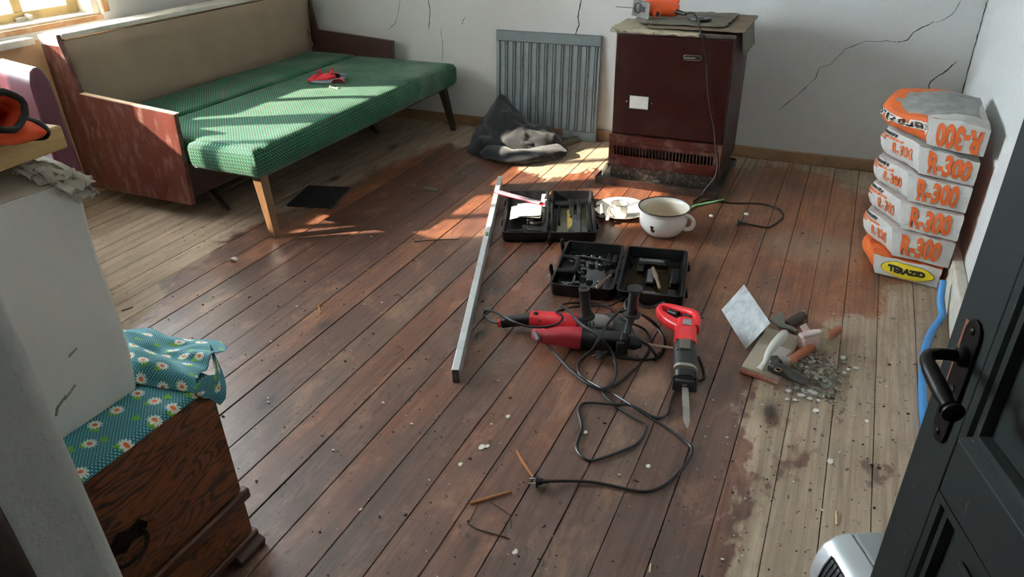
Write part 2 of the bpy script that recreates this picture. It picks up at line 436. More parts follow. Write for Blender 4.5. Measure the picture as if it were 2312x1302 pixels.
M_bb = mat('baseboard paint', '#8a6a4c', .6, var=.2, bump=.2, dirt='#5b4029', dirt_amt=.6)
struct(MB().bb(-3.54, XR-.002, YB-.02, YB-.001, 0, .064).o('baseboard_back', M_bb, bevel=.004), 'narrow brown skirting board along the back wall')
M_bw = mat('white skirting', '#c9c4b8', .7, dirt='#8c7f6e', dirt_amt=.8, ds=7)
struct(MB().bb(XR-.04, XR-.001, .2, YB-.03, 0, .13).o('baseboard_right', M_bw, bevel=.006), 'white chipped skirting along the right wall')

# ---------------------------------------------------------------- window
win = bpy.data.objects.new('window_1', None); C.objects.link(win); win['kind'] = 'structure'
win['label'] = 'old window with peeling ochre frames and dirty panes above the sofa bed'; WM[win] = Matrix()
M_sash = mat('ochre sash paint', '#b59a64', .6, var=.15, dirt='#5a4426', dirt_amt=.8, ds=9, stretch=(1, 1, .5))
M_inner = mat('white frame paint', '#dcd6c6', .7, dirt='#b49a70', dirt_amt=.6, ds=8)
M_trim = mat('peeling brown trim', '#a87b52', .7, var=.2, dirt='#d9c6a8', dirt_amt=.8, ds=12, bump=.3)
M_sill = mat('sill white', '#e3ded2', .7, dirt='#a08f78', dirt_amt=.5, ds=10)
xs0 = XL-.13
f = MB()
f.bb(xs0-.05, XL-.026, WY0, WY1, WZ0-.034, WZ0).bb(xs0-.05, XL-.026, WY0, WY1, WZ1-.03, WZ1)
f.bb(xs0-.05, XL-.026, WY1-.035, WY1, WZ0, WZ1-.03).bb(xs0-.05, XL-.026, WY0, WY0+.035, WZ0, WZ1-.03)
f.o('frame', M_inner, win, bevel=.003)
t = MB().bb(XL-.025, XL-.004, WY0-.03, WY1+.035, WZ0-.040, WZ0-.010)
t.o('trim', M_trim, win, bevel=.004)
MB().bb(XL-.025, XL+.012, WY1+.001, WY1+.036, WZ0, WZ1).o('trim', M_trim, win, bevel=.004)
MB().bb(XL-.025, XL+.012, WY0-.03, WY0-.001, WZ0, WZ1).o('trim', M_trim, win, bevel=.004)
MB().bb(XL-.02, XL+.062, WY0-.15, 2.222, .790, .822).o('sill', M_sill, win, bevel=.005)
def glass():
    n = NT('dirty window glass'); v = n.coord('World')
    tr = n.n('BsdfTransparent'); tr.inputs[0].default_value = (.97, .98, .98, 1)
    gl = n.n('BsdfGlossy'); gl.inputs['Roughness'].default_value = .03
    df = n.n('BsdfTranslucent'); df.inputs[0].default_value = (.85, .86, .86, 1)
    fr = n.n('Fresnel'); fr.inputs[0].default_value = 1.45
    m1 = n.n('MixShader'); n.l(fr.outputs[0], m1.inputs[0]); n.l(tr.outputs[0], m1.inputs[1]); n.l(gl.outputs[0], m1.inputs[2])
    d = n.ramp(n.noise(n.mapping(v, (3, 22, 4)), 1.0, 6, .65), [(.35, .06), (.7, .34)])
    m2 = n.n('MixShader'); n.l(d, m2.inputs[0]); n.l(m1.outputs[0], m2.inputs[1]); n.l(df.outputs[0], m2.inputs[2])
    n.l(m2.outputs[0], n.out.inputs[0]); return n.m
M_glass = glass()
for (y0, y1) in ((WY0+.037, 1.895), (1.905, WY1-.037)):
    s = MB(); z0, z1 = WZ0+.003, WZ1-.033; a = .075 if y0 < 1.5 else .072; b = .068
    g = [(y0+.07, y0+.32), (y0+.37, y1-.07)] if y0 < 1.5 else [(y0+.068, y0+.385), (y0+.435, y1-.055)]
    s.bb(xs0-.04, xs0, y0, g[0][0], z0, z1).bb(xs0-.04, xs0, g[1][1], y1, z0, z1)
    s.bb(xs0-.04, xs0, g[0][0], g[1][1], z0, z0+.04).bb(xs0-.04, xs0, g[0][0], g[1][1], z1-.05, z1)
    s.bb(xs0-.035, xs0-.005, g[0][1], g[1][0], z0+.04, z1-.05)
    s.o('sash', M_sash, win, bevel=.003)
    for (p, q) in g: MB().bb(xs0-.022, xs0-.018, p-.004, q+.004, z0+.036, z1-.046).o('pane', M_glass, win)
lt = MB().bb(xs0, xs0+.018, 2.28, 2.33, WZ0+.004, WZ0+.022).box((xs0+.02, 2.34, WZ0+.02), (.03, .02, .022), (0, .3, .4))
lt.o('latch', mat('window latch', '#8a8172', .5, dirt='#e0dccd', dirt_amt=.8), win, bevel=.003)

# ---------------------------------------------------------------- door
dr = bpy.data.objects.new('door_1', None); C.objects.link(dr); dr['kind'] = 'structure'
dr['label'] = 'open panelled door in chipped blackish green paint, right foreground'
dr.location = (.452, .17, 0); dr.rotation_euler = (0, 0, R(110))
WM[dr] = Matrix.LocRotScale(Vector((.452, .17, 0)), Euler((0, 0, R(110))), None)
def door_paint():
    n = NT('chipped door paint'); v = n.coord('Object')
    a = n.noise(v, 3, 5, .6); s = n.noise(n.mapping(v, (60, 60, 9), rot=(0, .35, 0)), 1.0, 5, .7); k = n.noise(v, 38, 5, .7)
    c = n.ramp(a, [(.3, lin('#0d1211')), (.7, lin('#1a211e'))])
    c = n.mix(n.ramp(s, [(.63, 0.), (.72, .6)]), c, lin('#6f6f66'))
    c = n.mix(n.ramp(k, [(.70, 0.), (.76, .7)]), c, lin('#6a4a30'))
    n.b.inputs['Specular IOR Level'].default_value = .28
    return n.set(Base_Color=c, Roughness=n.math('MULTIPLY_ADD', a, .3, .42), Normal=n.bump(n.noise(v, 25, 4), .15, .003))
M_door = door_paint()
M_iron = mat('blackened iron', '#1d1b1a', .38, .85, bump=.1)
M_bare = mat('bare orange wood', '#8a4d2e', .7, bump=.2)
W_, T_ = .80, .042
def dpart(name, x0, x1, z0, z1, y0=-T_, y1=0, m=None, bev=.0025): return MB().bb(x0, x1, y0, y1, z0, z1).o(name, m or M_door, dr, bevel=bev, local=True)
dpart('stile', W_-.082, W_, .012, 2.02); dpart('stile', 0, .10, .012, 2.02)
dpart('rail', .1005, W_-.0825, .70, .788); dpart('rail', .1005, W_-.0825, .012, .17); dpart('rail', .1005, W_-.0825, 1.90, 2.02)
for (z0, z1) in ((.17, .70), (.788, 1.90)):
    dpart('panel', .10, W_-.082, z0, z1, -.030, -.018, bev=.001)
    MB().bb(.165, W_-.145, -.0175, -.010, z0+.055, z1-.055).o('raised_field', M_door, dr, bevel=.007, seg=1, local=True)
    xa, xb = .1005, W_-.0825
    prof = [(0, 0), (.012, -.001), (.016, -.006), (.024, -.007), (.028, -.0172), (0, -.0172)]
    for (p, q, ax, sg) in (((xa, z0), (xa, z1), 0, 1), ((xb, z0), (xb, z1), 0, -1), ((xa, z0), (xb, z0), 2, 1), ((xa, z1), (xb, z1), 2, -1)):
        mb = MB(); r0, r1 = [], []
        for (u, vv) in prof:
            if ax == 0: r0.append((p[0]+sg*u, vv, p[1]+u)); r1.append((q[0]+sg*u, vv, q[1]-u))
            else: r0.append((p[0]+u, vv, p[1]+sg*u)); r1.append((q[0]-u, vv, q[1]+sg*u))
        mb.rings([r0, r1]).o('moulding', M_door, dr, local=True, smooth=False)
xp = W_-.047
pl = MB(); pts = []
for i in range(13): a = math.pi*i/12; pts.append((xp+.017*math.cos(a), .0005, .915+.022*math.sin(a)))
for i in range(13): a = math.pi+math.pi*i/12; pts.append((xp+.017*math.cos(a), .0005, .775+.022*math.sin(a)))
pl.prism(pts, (0, .0035, 0)).o('lock_plate', M_iron, dr, bevel=.001, local=True)
dpart('bare_patch', xp+.018, xp+.024, .80, .868, 0, .0006, M_bare, 0); dpart('bare_patch', xp+.018, xp+.025, .885, .925, 0, .0006, M_bare, 0)
for z in (.922, .768): MB().sphere((xp, .004, z), (.0055, .003, .0055), 10).o('screw', M_iron, dr, local=True)
MB().lathe([(.0, 0), (.0042, 0), (.0042, .0008), (0, .0008)], 14, Matrix.Translation((xp, .0045, .838)) @ Matrix.Rotation(R(-90), 4, 'X')).bb(xp-.0022, xp+.0022, .004, .0052, .815, .838).o('keyhole', M_dark, dr, local=True)
h = MB(); h.lathe([(0, 0), (.014, 0), (.013, .006), (.009, .010)], 20, Matrix.Translation((xp, .004, .886)) @ Matrix.Rotation(R(-90), 4, 'X'))
h.tube([(xp, .010, .886), (xp+.001, .028, .888), (xp-.001, .044, .888), (xp-.012, .052, .887), (xp-.03, .054, .884), (xp-.06, .054, .878), (xp-.085, .053, .872)], [.0075, .0075, .008, .0085, .0095, .0098, .0085], 14, smooth=4)
h.lathe([(.0095, 0), (.012, .002), (.0095, .004), (.0125, .007), (.0125, .010), (.008, .014), (0, .015)], 18, Matrix.Translation((xp-.084, .053, .8722)) @ Matrix.Rotation(R(-90), 4, 'Y'))
h.o('handle', M_iron, dr, local=True)

# ================================================================ SOFA BED
M_maho = mat('mahogany veneer', '#54231b', .42, var=.25, vs=2.5, stretch=(3, 1, 1), dirt='#a58f84', dirt_amt=.5, ds=9)
M_maho2 = mat('dark veneer', '#3a2019', .5, var=.3, vs=3, stretch=(2, 2, 12))
M_edge = mat('sunlit edge tint', '#b99a7c', .6, var=.2)  # sun on the armrest's top edge, put into its colour
M_wpaint = mat('old white paint', '#d6cfc6', .6, dirt='#8c7f76', dirt_amt=.5, ds=20)
M_legw = mat('leg wood', '#634425', .5, var=.3, vs=4, stretch=(12, 12, 1.5), dirt='#3a2618', dirt_amt=.8, ds=14)
M_legd = mat('dark leg wood', '#2e1d16', .5, var=.2)
def green_fabric():
    n = NT('green woven upholstery'); P = n.coord('Object')
    # weave drawn in the plane of each face: box-like projection
    geo = n.n('NewGeometry'); sx = n.n('SeparateXYZ'); n.l(P, sx.inputs[0]); sn = n.n('SeparateXYZ'); n.l(geo.outputs['Normal'], sn.inputs[0])
    ax = n.math('ABSOLUTE', sn.outputs[0]); ay = n.math('ABSOLUTE', sn.outputs[1])
    fx = n.math('GREATER_THAN', ax, .72); fy = n.math('GREATER_THAN', ay, .72)
    def pick(a, b, f):
        m = n.n('Mix', data_type='FLOAT'); n.l(f, m.inputs[0]); n.l(a, m.inputs[2]); n.l(b, m.inputs[3]); return m.outputs[0]
    u = pick(sx.outputs[0], sx.outputs[1], fx); v = pick(pick(sx.outputs[1], sx.outputs[2], fx), sx.outputs[2], fy)
    cb = n.n('CombineXYZ'); n.l(u, cb.inputs[0]); n.l(v, cb.inputs[1])
    br = n.n('TexBrick'); br.offset = .5
    n.l(n.mapping(cb.outputs[0], (36, 36, 36), rot=(0, 0, R(45))), br.inputs['Vector'])
    br.inputs['Scale'].default_value = 1; br.inputs['Mortar Size'].default_value = .16; br.inputs['Mortar Smooth'].default_value = .3
    br.inputs['Brick Width'].default_value = .8; br.inputs['Row Height'].default_value = .42
    br.inputs['Color1'].default_value = lin('#11804c'); br.inputs['Color2'].default_value = lin('#1c9a5e'); br.inputs['Mortar'].default_value = lin('#06281c')
    g = n.noise(n.mapping(P, (1, 1, 1)), 420, 2)
    c = n.mix(n.ramp(g, [(.35, .0), (.7, .35)]), br.outputs['Color'], lin('#083322'))
    d = n.noise(P, 2.6, 6, .65)
    far = n.math('DIVIDE', n.math('SUBTRACT', sx.outputs[1], .55), 1.0, clamp=True)
    dust = n.math('MULTIPLY', n.ramp(d, [(.46, .0), (.72, .38)]), n.math('MULTIPLY_ADD', far, .8, .2))
    c = n.mix(dust, c, lin('#8a9180'))
    n.b.inputs['Sheen Weight'].default_value = .08
    return n.set(Base_Color=c, Roughness=.85, Normal=n.bump(br.outputs['Fac'], .35, .002))
M_green = green_fabric()
M_taupe = mat('taupe backboard cloth', '#94806b', .9, var=.10, vs=5, bump=.12, bs=300)

bed = thing('sofa_bed', 'wide old sofa bed with green woven seat and mahogany end panels under the window', 'sofa bed', (-2.9, 2.22, 0))
YN = 2.243
def endpanel(y, th, name='end_panel'):
    pts = [(-2.757, y, .085), (-2.722, y, .528), (-3.321, y, .567), (-3.362, y, .834), (-3.486, y, .830), (-3.486, y, .078)]
    return MB().prism(pts, (0, th, 0)).o(name, M_maho if th > 0 and y < 3 else M_maho2, bed, bevel=.002)
endpanel(YN, .024); endpanel(4.03, .024)
MB().prism([(-2.715, YN-.001, .529), (-3.322, YN-.001, .5685), (-3.322, YN-.001, .5715), (-2.715, YN-.001, .532)], (0, .026, 0)).o('armrest_edge', M_edge, bed)
MB().prism([(-3.359, YN-.0012, .785), (-3.359, YN-.0012, .836), (-3.487, YN-.0012, .832), (-3.487, YN-.0012, .79)], (0, .004, 0)).o('painted_end', M_wpaint, bed)
# backboard and its white painted top ledge
MB().grid(lambda u, v: V(-3.372-.035*(1-v)+.006*math.sin(u*9), 2.268+u*1.76, .405+v*.40), 24, 6).o('backboard', M_taupe, bed, solid=-.02)
MB().bb(-3.487, -3.355, 2.2685, 4.028, .812, .836).o('ledge', M_sill, bed, bevel=.004)
MB().bb(-3.375, -3.363, 2.2675, 2.280, .42, .811).o('post', M_maho2, bed, bevel=.002)
MB().tube([(-3.424,4.000,0.788), (-3.350,4.000,0.465)], .009, 4).o('lath', M_legw, bed)
def cushion(x0, x1, y0, y1, z0, z1, name, r=.03):
    def sag(x, y): return .010*math.sin(math.pi*(x-x0)/(x1-x0))*math.sin(math.pi*(y-y0)/(y1-y0))+.004*nz(x*4, y*4)
    mb = MB(); nx, ny = 18, 36
    prof = [(1, z0), (1, z0+.01)]
    rings = []
    def loop(ins, z, top=False):
        o = []
        for (a, b, k) in ((0, 0, nx), (1, 0, ny), (1, 1, nx), (0, 1, ny)):
            for i in range(k):
                t = i/k
                if (a, b) == (0, 0): q = (t, 0)
                elif (a, b) == (1, 0): q = (1, t)
                elif (a, b) == (1, 1): q = (1-t, 1)
                else: q = (0, 1-t)
                x = x0+ins+(x1-x0-2*ins)*q[0]; y = y0+ins+(y1-y0-2*ins)*q[1]
                o.append(V(x, y, z+(0 if not top else 0)))
        return o
    for ins, z in ((.012, z0), (.003, z0+.015), (0, z0+.04), (0, z1-r), (r*.3, z1-r*.3), (r, z1)): rings.append(loop(ins, z))
    mb.rings(rings, True, False)
    ins = r
    mb.grid(lambda u, v: V(x0+ins+(x1-x0-2*ins)*u, y0+ins+(y1-y0-2*ins)*v, z1+sag(x0+ins+(x1-x0-2*ins)*u, y0+ins+(y1-y0-2*ins)*v)*(1 if 0 < u < 1 and 0 < v < 1 else 0)), nx, ny)
    return mb.o(name, M_green, bed, merge=True, angle=70)
cushion(-3.405, -3.025, 2.272, 4.025, .27, .428, 'rear_cushion', .018)
# the pulled out front half stands clear of the near end panel
cushion(-3.018, -2.262, 2.272, 4.026, .292, .424, 'front_cushion', .032)
cushion(-2.655, -2.264, 2.212, 2.32, .294, .420, 'cushion_end', .03)
MB().bb(-3.40, -2.80, 2.30, 4.02, .095, .268).o('bedding_box', M_maho2, bed, bevel=.003)
MB().bb(-3.0, -2.31, 2.30, 4.0, .269, .290).o('seat_frame', M_maho2, bed, bevel=.002)
def bleg(top, bot, s0, s1, m):
    t, b = V(*top), V(*bot)
    r = lambda c, s: [c+V(a*s, q*s, 0) for a, q in ((-1, -1), (1, -1), (1, 1), (-1, 1))]
    MB().rings([r(b, s1), r(t, s0)]).o('leg', m, bed, bevel=.003)
bleg((-2.318, 2.275, .291), (-2.272, 2.252, 0), .025, .017, M_legw)
bleg((-2.318, 3.93, .291), (-2.285, 3.985, 0), .023, .015, M_legd)
bleg((-2.83, 2.42, .094), (-2.715, 2.41, 0), .02, .013, M_legd)
bleg((-2.83, 3.76, .094), (-2.73, 3.76, 0), .02, .013, M_legd)
bleg((-3.3, 2.42, .094), (-3.36, 2.41, 0), .02, .013, M_legd)
bleg((-3.3, 3.76, .094), (-3.36, 3.76, 0), .02, .013, M_legd)

# ================================================================ STOVE
M_enamel = mat('brown enamel', '#300c08', .40, var=.15, vs=2, spec=.3, dirt='#6a4a3a', dirt_amt=.35, ds=7)
M_enamelD = mat('dark brown enamel', '#2a0a07', .34, var=.12, vs=2, spec=.28, dirt='#5a4236', dirt_amt=.25, ds=6)
M_grill = mat('stove grille enamel', '#3c100a', .36, var=.15, vs=3, spec=.3, dirt='#9a8070', dirt_amt=.5, ds=12)
M_plinth = mat('sooty plinth', '#27201d', .32, .2, dirt='#8d857d', dirt_amt=.6, ds=70, bump=.2)
M_black = mat('black', '#0c0c0c', .5)
M_chrome = mat('chrome', '#b8b8b6', .22, 1.0)
M_plate = mat('mica white', '#c9c4bb', .45)
st = thing('stove', 'dark brown enamelled heating stove with slotted grille standing against the back wall', 'stove', (-.78, 3.68, 0))
X0, X1, Y0, Y1 = -1.062, -.498, 3.472, 3.93
MB().bb(X0, X1, Y0+.012, Y1, .10, .778).o('body', M_enamel, st, bevel=.006)
MB().bb(X0+.004, X1-.004, Y0, Y0+.0115, .272, .755).o('door_panel', M_enamelD, st, bevel=.005)
MB().bb(X0+.002, X1-.002, Y0+.004, Y0+.0115, .757, .776).o('top_strip', M_chrome, st, bevel=.002)
g = MB()   # grille panel with a row of open slots
gz0, gz1, gy0, gy1 = .102, .266, Y0-.006, Y0+.0112
sl0, sl1 = .158, .206; ns = 30; gx0, gx1 = X0-.006, X1-.001
sx0, sx1 = gx0+.02, gx1-.035; pw = (sx1-sx0)/ns
g.bb(gx0, gx1, gy0, gy1, gz0, sl0).bb(gx0, gx1, gy0, gy1, sl1, gz1).bb(gx0, sx0, gy0, gy1, sl0, sl1).bb(sx1, gx1, gy0, gy1, sl0, sl1)
g.o('grille_panel', M_grill, st, bevel=.0)
for i in range(ns):
    x = sx0+i*pw
    MB().rings([[V(x+pw*.2+dx*pw*.38, gy0-.0015+dy, z) for dx, dy in ((0, .012), (.25, .001), (.5, 0), (.75, .001), (1, .012))] for z in (sl0, sl1)]).o('slat', M_grill, st)
MB().bb(sx0-.004, sx1+.004, gy1-.0016, gy1-.0006, sl0-.002, sl1+.002).o('grille_void', M_black, st)
for z in (.224, .120): MB().bb(gx0+.012, gx1-.012, gy0-.0025, gy0-.0002, z, z+.005).o('bead', M_grill, st, bevel=.0015)
MB().bb(X0+.004, X1-.012, Y0+.002, Y1-.02, .031, .0995).o('plinth', M_plinth, st, bevel=.003)
# handle slot
hx0, hx1, hz = -.728, -.640, .668
MB().prism([(((hx0+hx1)/2)+x, Y0-.004, hz+z) for x, z in rrect(.086, .026, .0125)], (0, .0036, 0)).o('handle_rim', M_chrome, st, bevel=.001)
MB().prism([(((hx0+hx1)/2)+x, Y0-.0052, hz+z) for x, z in rrect(.078, .019, .009)], (0, .001, 0)).o('handle_recess', M_black, st)
MB().bb(hx0+.012, hx0+.06, Y0-.012, Y0-.0055, hz-.004, hz+.004).sphere((hx0+.016, Y0-.012, hz), .005).o('latch', M_chrome, st, bevel=.002)
wx, wz = -.925, .437
MB().bb(wx-.052, wx+.052, Y0-.003, Y0-.0002, wz-.036, wz+.036).o('window_rim', M_black, st, bevel=.002)
MB().bb(wx-.047, wx+.047, Y0-.0045, Y0-.0031, wz-.031, wz+.031).o('inspection_window', M_plate, st, bevel=.0005)
for dx in (-.063, .063): MB().sphere((wx+dx, Y0-.001, wz), (.0035, .002, .0035), 8).o('screw', M_chrome, st)
tr = thing('drip_tray', 'dark metal drip tray under the stove', 'tray', (-.80, 3.68, 0))
tx0, tx1, ty0, ty1 = -1.122, -.487, 3.432, 3.965
MB().bb(tx0, tx1, ty0, ty1, 0.001, .030).o('tray_floor', M_plinth, tr, bevel=.002)
M_tray = mat('tray rim', '#2a1713', .3, coat=.2, var=.2, dirt='#7a6a60', dirt_amt=.4, ds=10)
for a in ((tx0, tx1, ty0-.004, ty0), (tx0, tx1, ty1, ty1+.004), (tx0-.004, tx0, ty0, ty1), (tx1, tx1+.004, ty0, ty1)):
    MB().bb(a[0], a[1], a[2], a[3], .001, .040).o('rim', M_tray, tr, bevel=.001)
sc = MB().tube([(-1.095, 3.455, .040), (-1.092, 3.465, .06), (-1.085, 3.48, .075), (-1.082, 3.49, .1)], [.005, .012, .011, .006], 8, smooth=3)
tag(sc.o('wood_chip', mat('pale chip', '#d9cfb4', .7), loc=(-1.09, 3.46, .04)), 'pale curved wood chip standing in the tray at the left of the stove', 'wood chip')

# newspapers on top
def paper_mat(name, base, ink, scale=1.0):
    n = NT(name); P = n.coord('Object')
    br = n.n('TexBrick'); n.l(n.mapping(P, (1, 1, 1), rot=(0, 0, R(8))), br.inputs['Vector'])
    br.inputs['Scale'].default_value = 60*scale; br.inputs['Mortar Size'].default_value = .035; br.inputs['Brick Width'].default_value = 5; br.inputs['Row Height'].default_value = .28
    br.inputs['Color1'].default_value = lin(ink); br.inputs['Color2'].default_value = lin(base); br.inputs['Mortar'].default_value = lin(base)
    blk = n.noise(n.mapping(P, (9, 13, 1)), 1.0, 0)
    c = n.mix(n.ramp(blk, [(.40, .25), (.46, .75), (.6, .75), (.62, .1)], 'CONSTANT'), lin(base), br.outputs['Color'])
    c = n.mix(n.ramp(n.noise(P, 8, 5, .65), [(.45, 0.), (.75, .6)]), c, lin('#6d604c'))
    return n.set(Base_Color=c, Roughness=.9, Normal=n.bump(n.noise(P, 14, 3), .3, .006))
M_news = paper_mat('old newsprint', '#a3977f', '#3f3d39'); M_news2 = paper_mat('grey newsprint', '#6f6a5c', '#2c2b28', .6)
M_card = mat('brown wrapping paper', '#6b5c48', .85, var=.15, vs=4, bump=.15, bs=12)
def sheet(name, label, x0, x1, y0, y1, z, m, amp, hang=None, seed=0, rz=0, nu=36, nv=26, torn=.012):
    def f(u, v):
        x = x0+(x1-x0)*u; y = y0+(y1-y0)*v
        if v in (0, 1): y += torn*nz(x*25, seed+v*9)
        if u in (0, 1): x += torn*nz(y*25, seed+3+u*7)
        zz = z+amp*(.6+nz(x*9+seed, y*9, seed))*.8+amp*.35*nz(x*28, y*28, seed+4)
        if hang: x, y, zz = hang(x, y, zz)
        return V(x, y, zz)
    return tag(MB().grid(f, nu, nv).o(name, m, solid=.0012, loc=((x0+x1)/2, (y0+y1)/2, z), angle=80), label, 'newspaper')
ZT = .7795
def front_hang(x, y, z):
    e = 3.458
    if y < e: return x, e-.004-(e-y)*.1, z-(e-y)*.85
    return x, y, z
sheet('newspaper', 'creased cream newspaper hanging over the front left edge of the stove top', -1.085, -.66, 3.44, 3.74, ZT, M_news, .006, front_hang, 1)
def side_hang(x, y, z):
    e = -.492
    if x > e: return e+.004+(x-e)*.12, y+.25*(x-e), z-(x-e)*.95
    return x, y, z
sheet('newspaper', 'sheet of newspaper hanging down over the right side of the stove', -.62, -.36, 3.56, 3.92, ZT+.0015, M_news2, .004, side_hang, 5)
sheet('wrapping_paper', 'smooth brown wrapping paper spread across the right half of the stove top', -.92, -.468, 3.475, 3.95, ZT+.010, M_card, .004, None, 8)
sheet('newspaper', 'crumpled grey newspaper lying in the middle of the stove top under the black lid', -.99, -.56, 3.53, 3.92, ZT+.018, M_news2, .010, None, 12)
for o in C.objects:
    if o.name.startswith('wrapping_paper'): o['category'] = 'paper'
ld = MB(); zc = ZT+.034
ld.lathe([(0, 0), (.052, 0), (.056, .003), (.054, .008), (.045, .006), (0, .006)], 32, Matrix.Translation((-.70, 3.63, zc)))
ld.lathe([(.02, .006), (.022, .009), (.012, .010), (0, .010)], 24, Matrix.Translation((-.70, 3.63, zc)))
tag(ld.o('lid', mat('black lid', '#26282a', .4), loc=(-.70, 3.63, zc)), 'small round black lid lying on the newspaper on the stove', 'lid')

# ================================================================ RADIATOR PANEL
M_rad = mat('grey radiator enamel', '#7f8b8d', .45, var=.06, vs=3, dirt='#5a4a3c', dirt_amt=.5, ds=9)
M_radtop = mat('radiator rail', '#6f7b7e', .45, var=.06, dirt='#5a5148', dirt_amt=.5, ds=10)
rd = thing('radiator_panel', 'grey ribbed radiator panel leaning against the back wall left of the stove', 'radiator', (-1.68, 4.08, 0), rot=(R(-4.5), 0, 0))
rw, rh = .675, .62
def rp(x0, x1, y0, y1, z0, z1, name, m, bev=.003): return MB().bb(x0, x1, y0, y1, z0, z1).o(name, m, rd, bevel=bev, local=True)
rp(-rw/2, rw/2, 0, .006, 0, rh, 'back_sheet', M_rad, .001)
rp(-rw/2, rw/2, -.014, -.0005, rh-.060, rh, 'top_rail', M_radtop); rp(-rw/2+.02, rw/2, -.010, -.0005, 0, .055, 'bottom_rail', M_rad)
rp(-rw/2, -rw/2+.022, -.012, -.0005, .0, rh-.061, 'side_rail', M_rad); rp(rw/2-.012, rw/2, -.012, -.0005, .056, rh-.061, 'side_rail', M_rad)
nr = 12; p0 = -rw/2+.026; pp = (rw-.042)/nr
for i in range(nr):
    x = p0+i*pp; zz0, zz1 = .058, rh-.063
    MB().rings([[V(x+a, b, z) for a, b in ((.004, -.0005), (.008, -.011), (pp*.62, -.011), (pp*.62+.004, -.0005))] for z in (zz0, zz1)]).o('rib', M_rad, rd, local=True, smooth=False)
    MB().rings([[V(x+pp*.80+a, b, z) for a, b in ((-.006, -.0005), (-.0045, -.008), (0, -.0105), (.0045, -.008), (.006, -.0005))] for z in (zz0, zz1)]).o('rib', M_rad, rd, local=True)
M_rust = mat('rust', '#7a4a30', .8, dirt='#7f8b8d', dirt_amt=1, ds=30)
MB().grid(lambda u, v: V(.02+.10*u+.01*nz(u*9, v*9), -.0106, .018+.040*v+.008*nz(u*8, v*5, 3)), 10, 6).o('rust_patch', M_rust, rd, local=True)

# ================================================================ JACKET HEAP + CLAMP
def cloth_mat(name, c1, c2, dustc, amt):
    n = NT(name); P = n.coord('World')
    a = n.noise(P, 22, 5, .6); b = n.noise(P, 7, 6, .7)
    c = n.mix(n.ramp(a, [(.3, 0.), (.7, 1.)]), lin(c1), lin(c2))
    c = n.mix(n.ramp(b, [(.55, 0.), (.63, amt)]), c, lin(dustc))
    n.b.inputs['Sheen Weight'].default_value = .2
    return n.set(Base_Color=c, Roughness=.9, Normal=n.bump(n.noise(P, 300, 2), .2, .001))
M_jack = cloth_mat('dusty black work cloth', '#0d0e11', '#17181c', '#6d6c70', .22)
jk = thing('work_trousers', 'heap of dusty black work clothes on the floor in front of the radiator', 'clothes', (-1.76, 3.80, 0))
def heap(u, v):
    a = 2*math.pi*u
    # outline in plan, radius changes with direction
    ex, ey = .285, .225
    rr = 1+.12*math.sin(2*a+.6)+.08*math.sin(3*a+1.1)+.05*nz(math.cos(a)*2, math.sin(a)*2)
    s = v
    x = -1.765+ex*rr*s*math.cos(a)+.03*nz(s*3, a); y = 3.80+ey*rr*s*math.sin(a)
    hm = .185*math.exp(-(((x+1.91)/.17)**2+((y-3.98)/.22)**2))+.085*(1-s**3)
    fold = .050*abs(math.sin(9*(x*.8+y*.5)+3.5*nz(x*3, y*3, 2)))+.03*nz(x*9, y*9, 1)+.012*nz(x*24, y*24, 7)
    z = (hm+fold*sstep(1, .72, s))*sstep(1.0, .86, s)+.004
    return V(x, min(y, 4.045), max(.003, z))
hp = MB(); hp.grid(heap, 96, 44); hp.o('fabric', M_jack, jk, merge=True, angle=80)
def leg_f(path, r0, nm):
    P = spline(path, 6); out = []
    for i, p in enumerate(P):
        t = (P[min(i+1, len(P)-1)]-P[max(i-1, 0)]).normalized(); s = Vector((-t.y, t.x, 0)).normalized(); ring = []
        for k in range(18):
            a = 2*math.pi*k/18; rr = r0*(1+.22*nz(math.cos(a)*1.5+i*.25, math.sin(a)*1.5, i*.3))
            q = p+s*rr*1.5*math.cos(a)+V(0, 0, max(-p.z+.003, rr*.62*math.sin(a))); ring.append(q)
        out.append(ring)
    MB().rings(out).o(nm, M_jack, jk, angle=80)
leg_f([(-1.838,3.610,0.035), (-1.659,3.563,0.040), (-1.547,3.654,0.035), (-1.469,3.783,0.030)], .052, 'trouser_leg')
leg_f([(-1.869,3.799,0.110), (-1.711,3.742,0.090), (-1.605,3.792,0.060), (-1.534,3.899,0.030)], .050, 'trouser_leg')
M_rag = mat('plaster spill', '#d8d5ce', .9, bump=.3, bs=40)
for (px, py, n_, s) in (((-1.594,3.570,0.030), 0, 0, .03),):
    pass
tag(MB().sphere((-1.613,3.569,0.012), (.05, .014, .012), 10, Matrix.Rotation(R(15), 4, 'Z')).o('plaster_lump', M_rag, loc=(-1.627,3.600,0.000)), 'white elongated plaster lump at the front edge of the black clothes', 'plaster')
M_lead = mat('dull metal block', '#6a645a', .55, .3, dirt='#3a342d', dirt_amt=.6)
bl = MB().box((-1.487, 3.955, .019), (.030, .20, .034), (0, 0, R(-22)))
tag(bl.o('metal_bar', M_lead, bevel=.004, loc=(-1.487, 3.955, .0)), 'short grey metal bar on the floor at the foot of the radiator', 'bar')

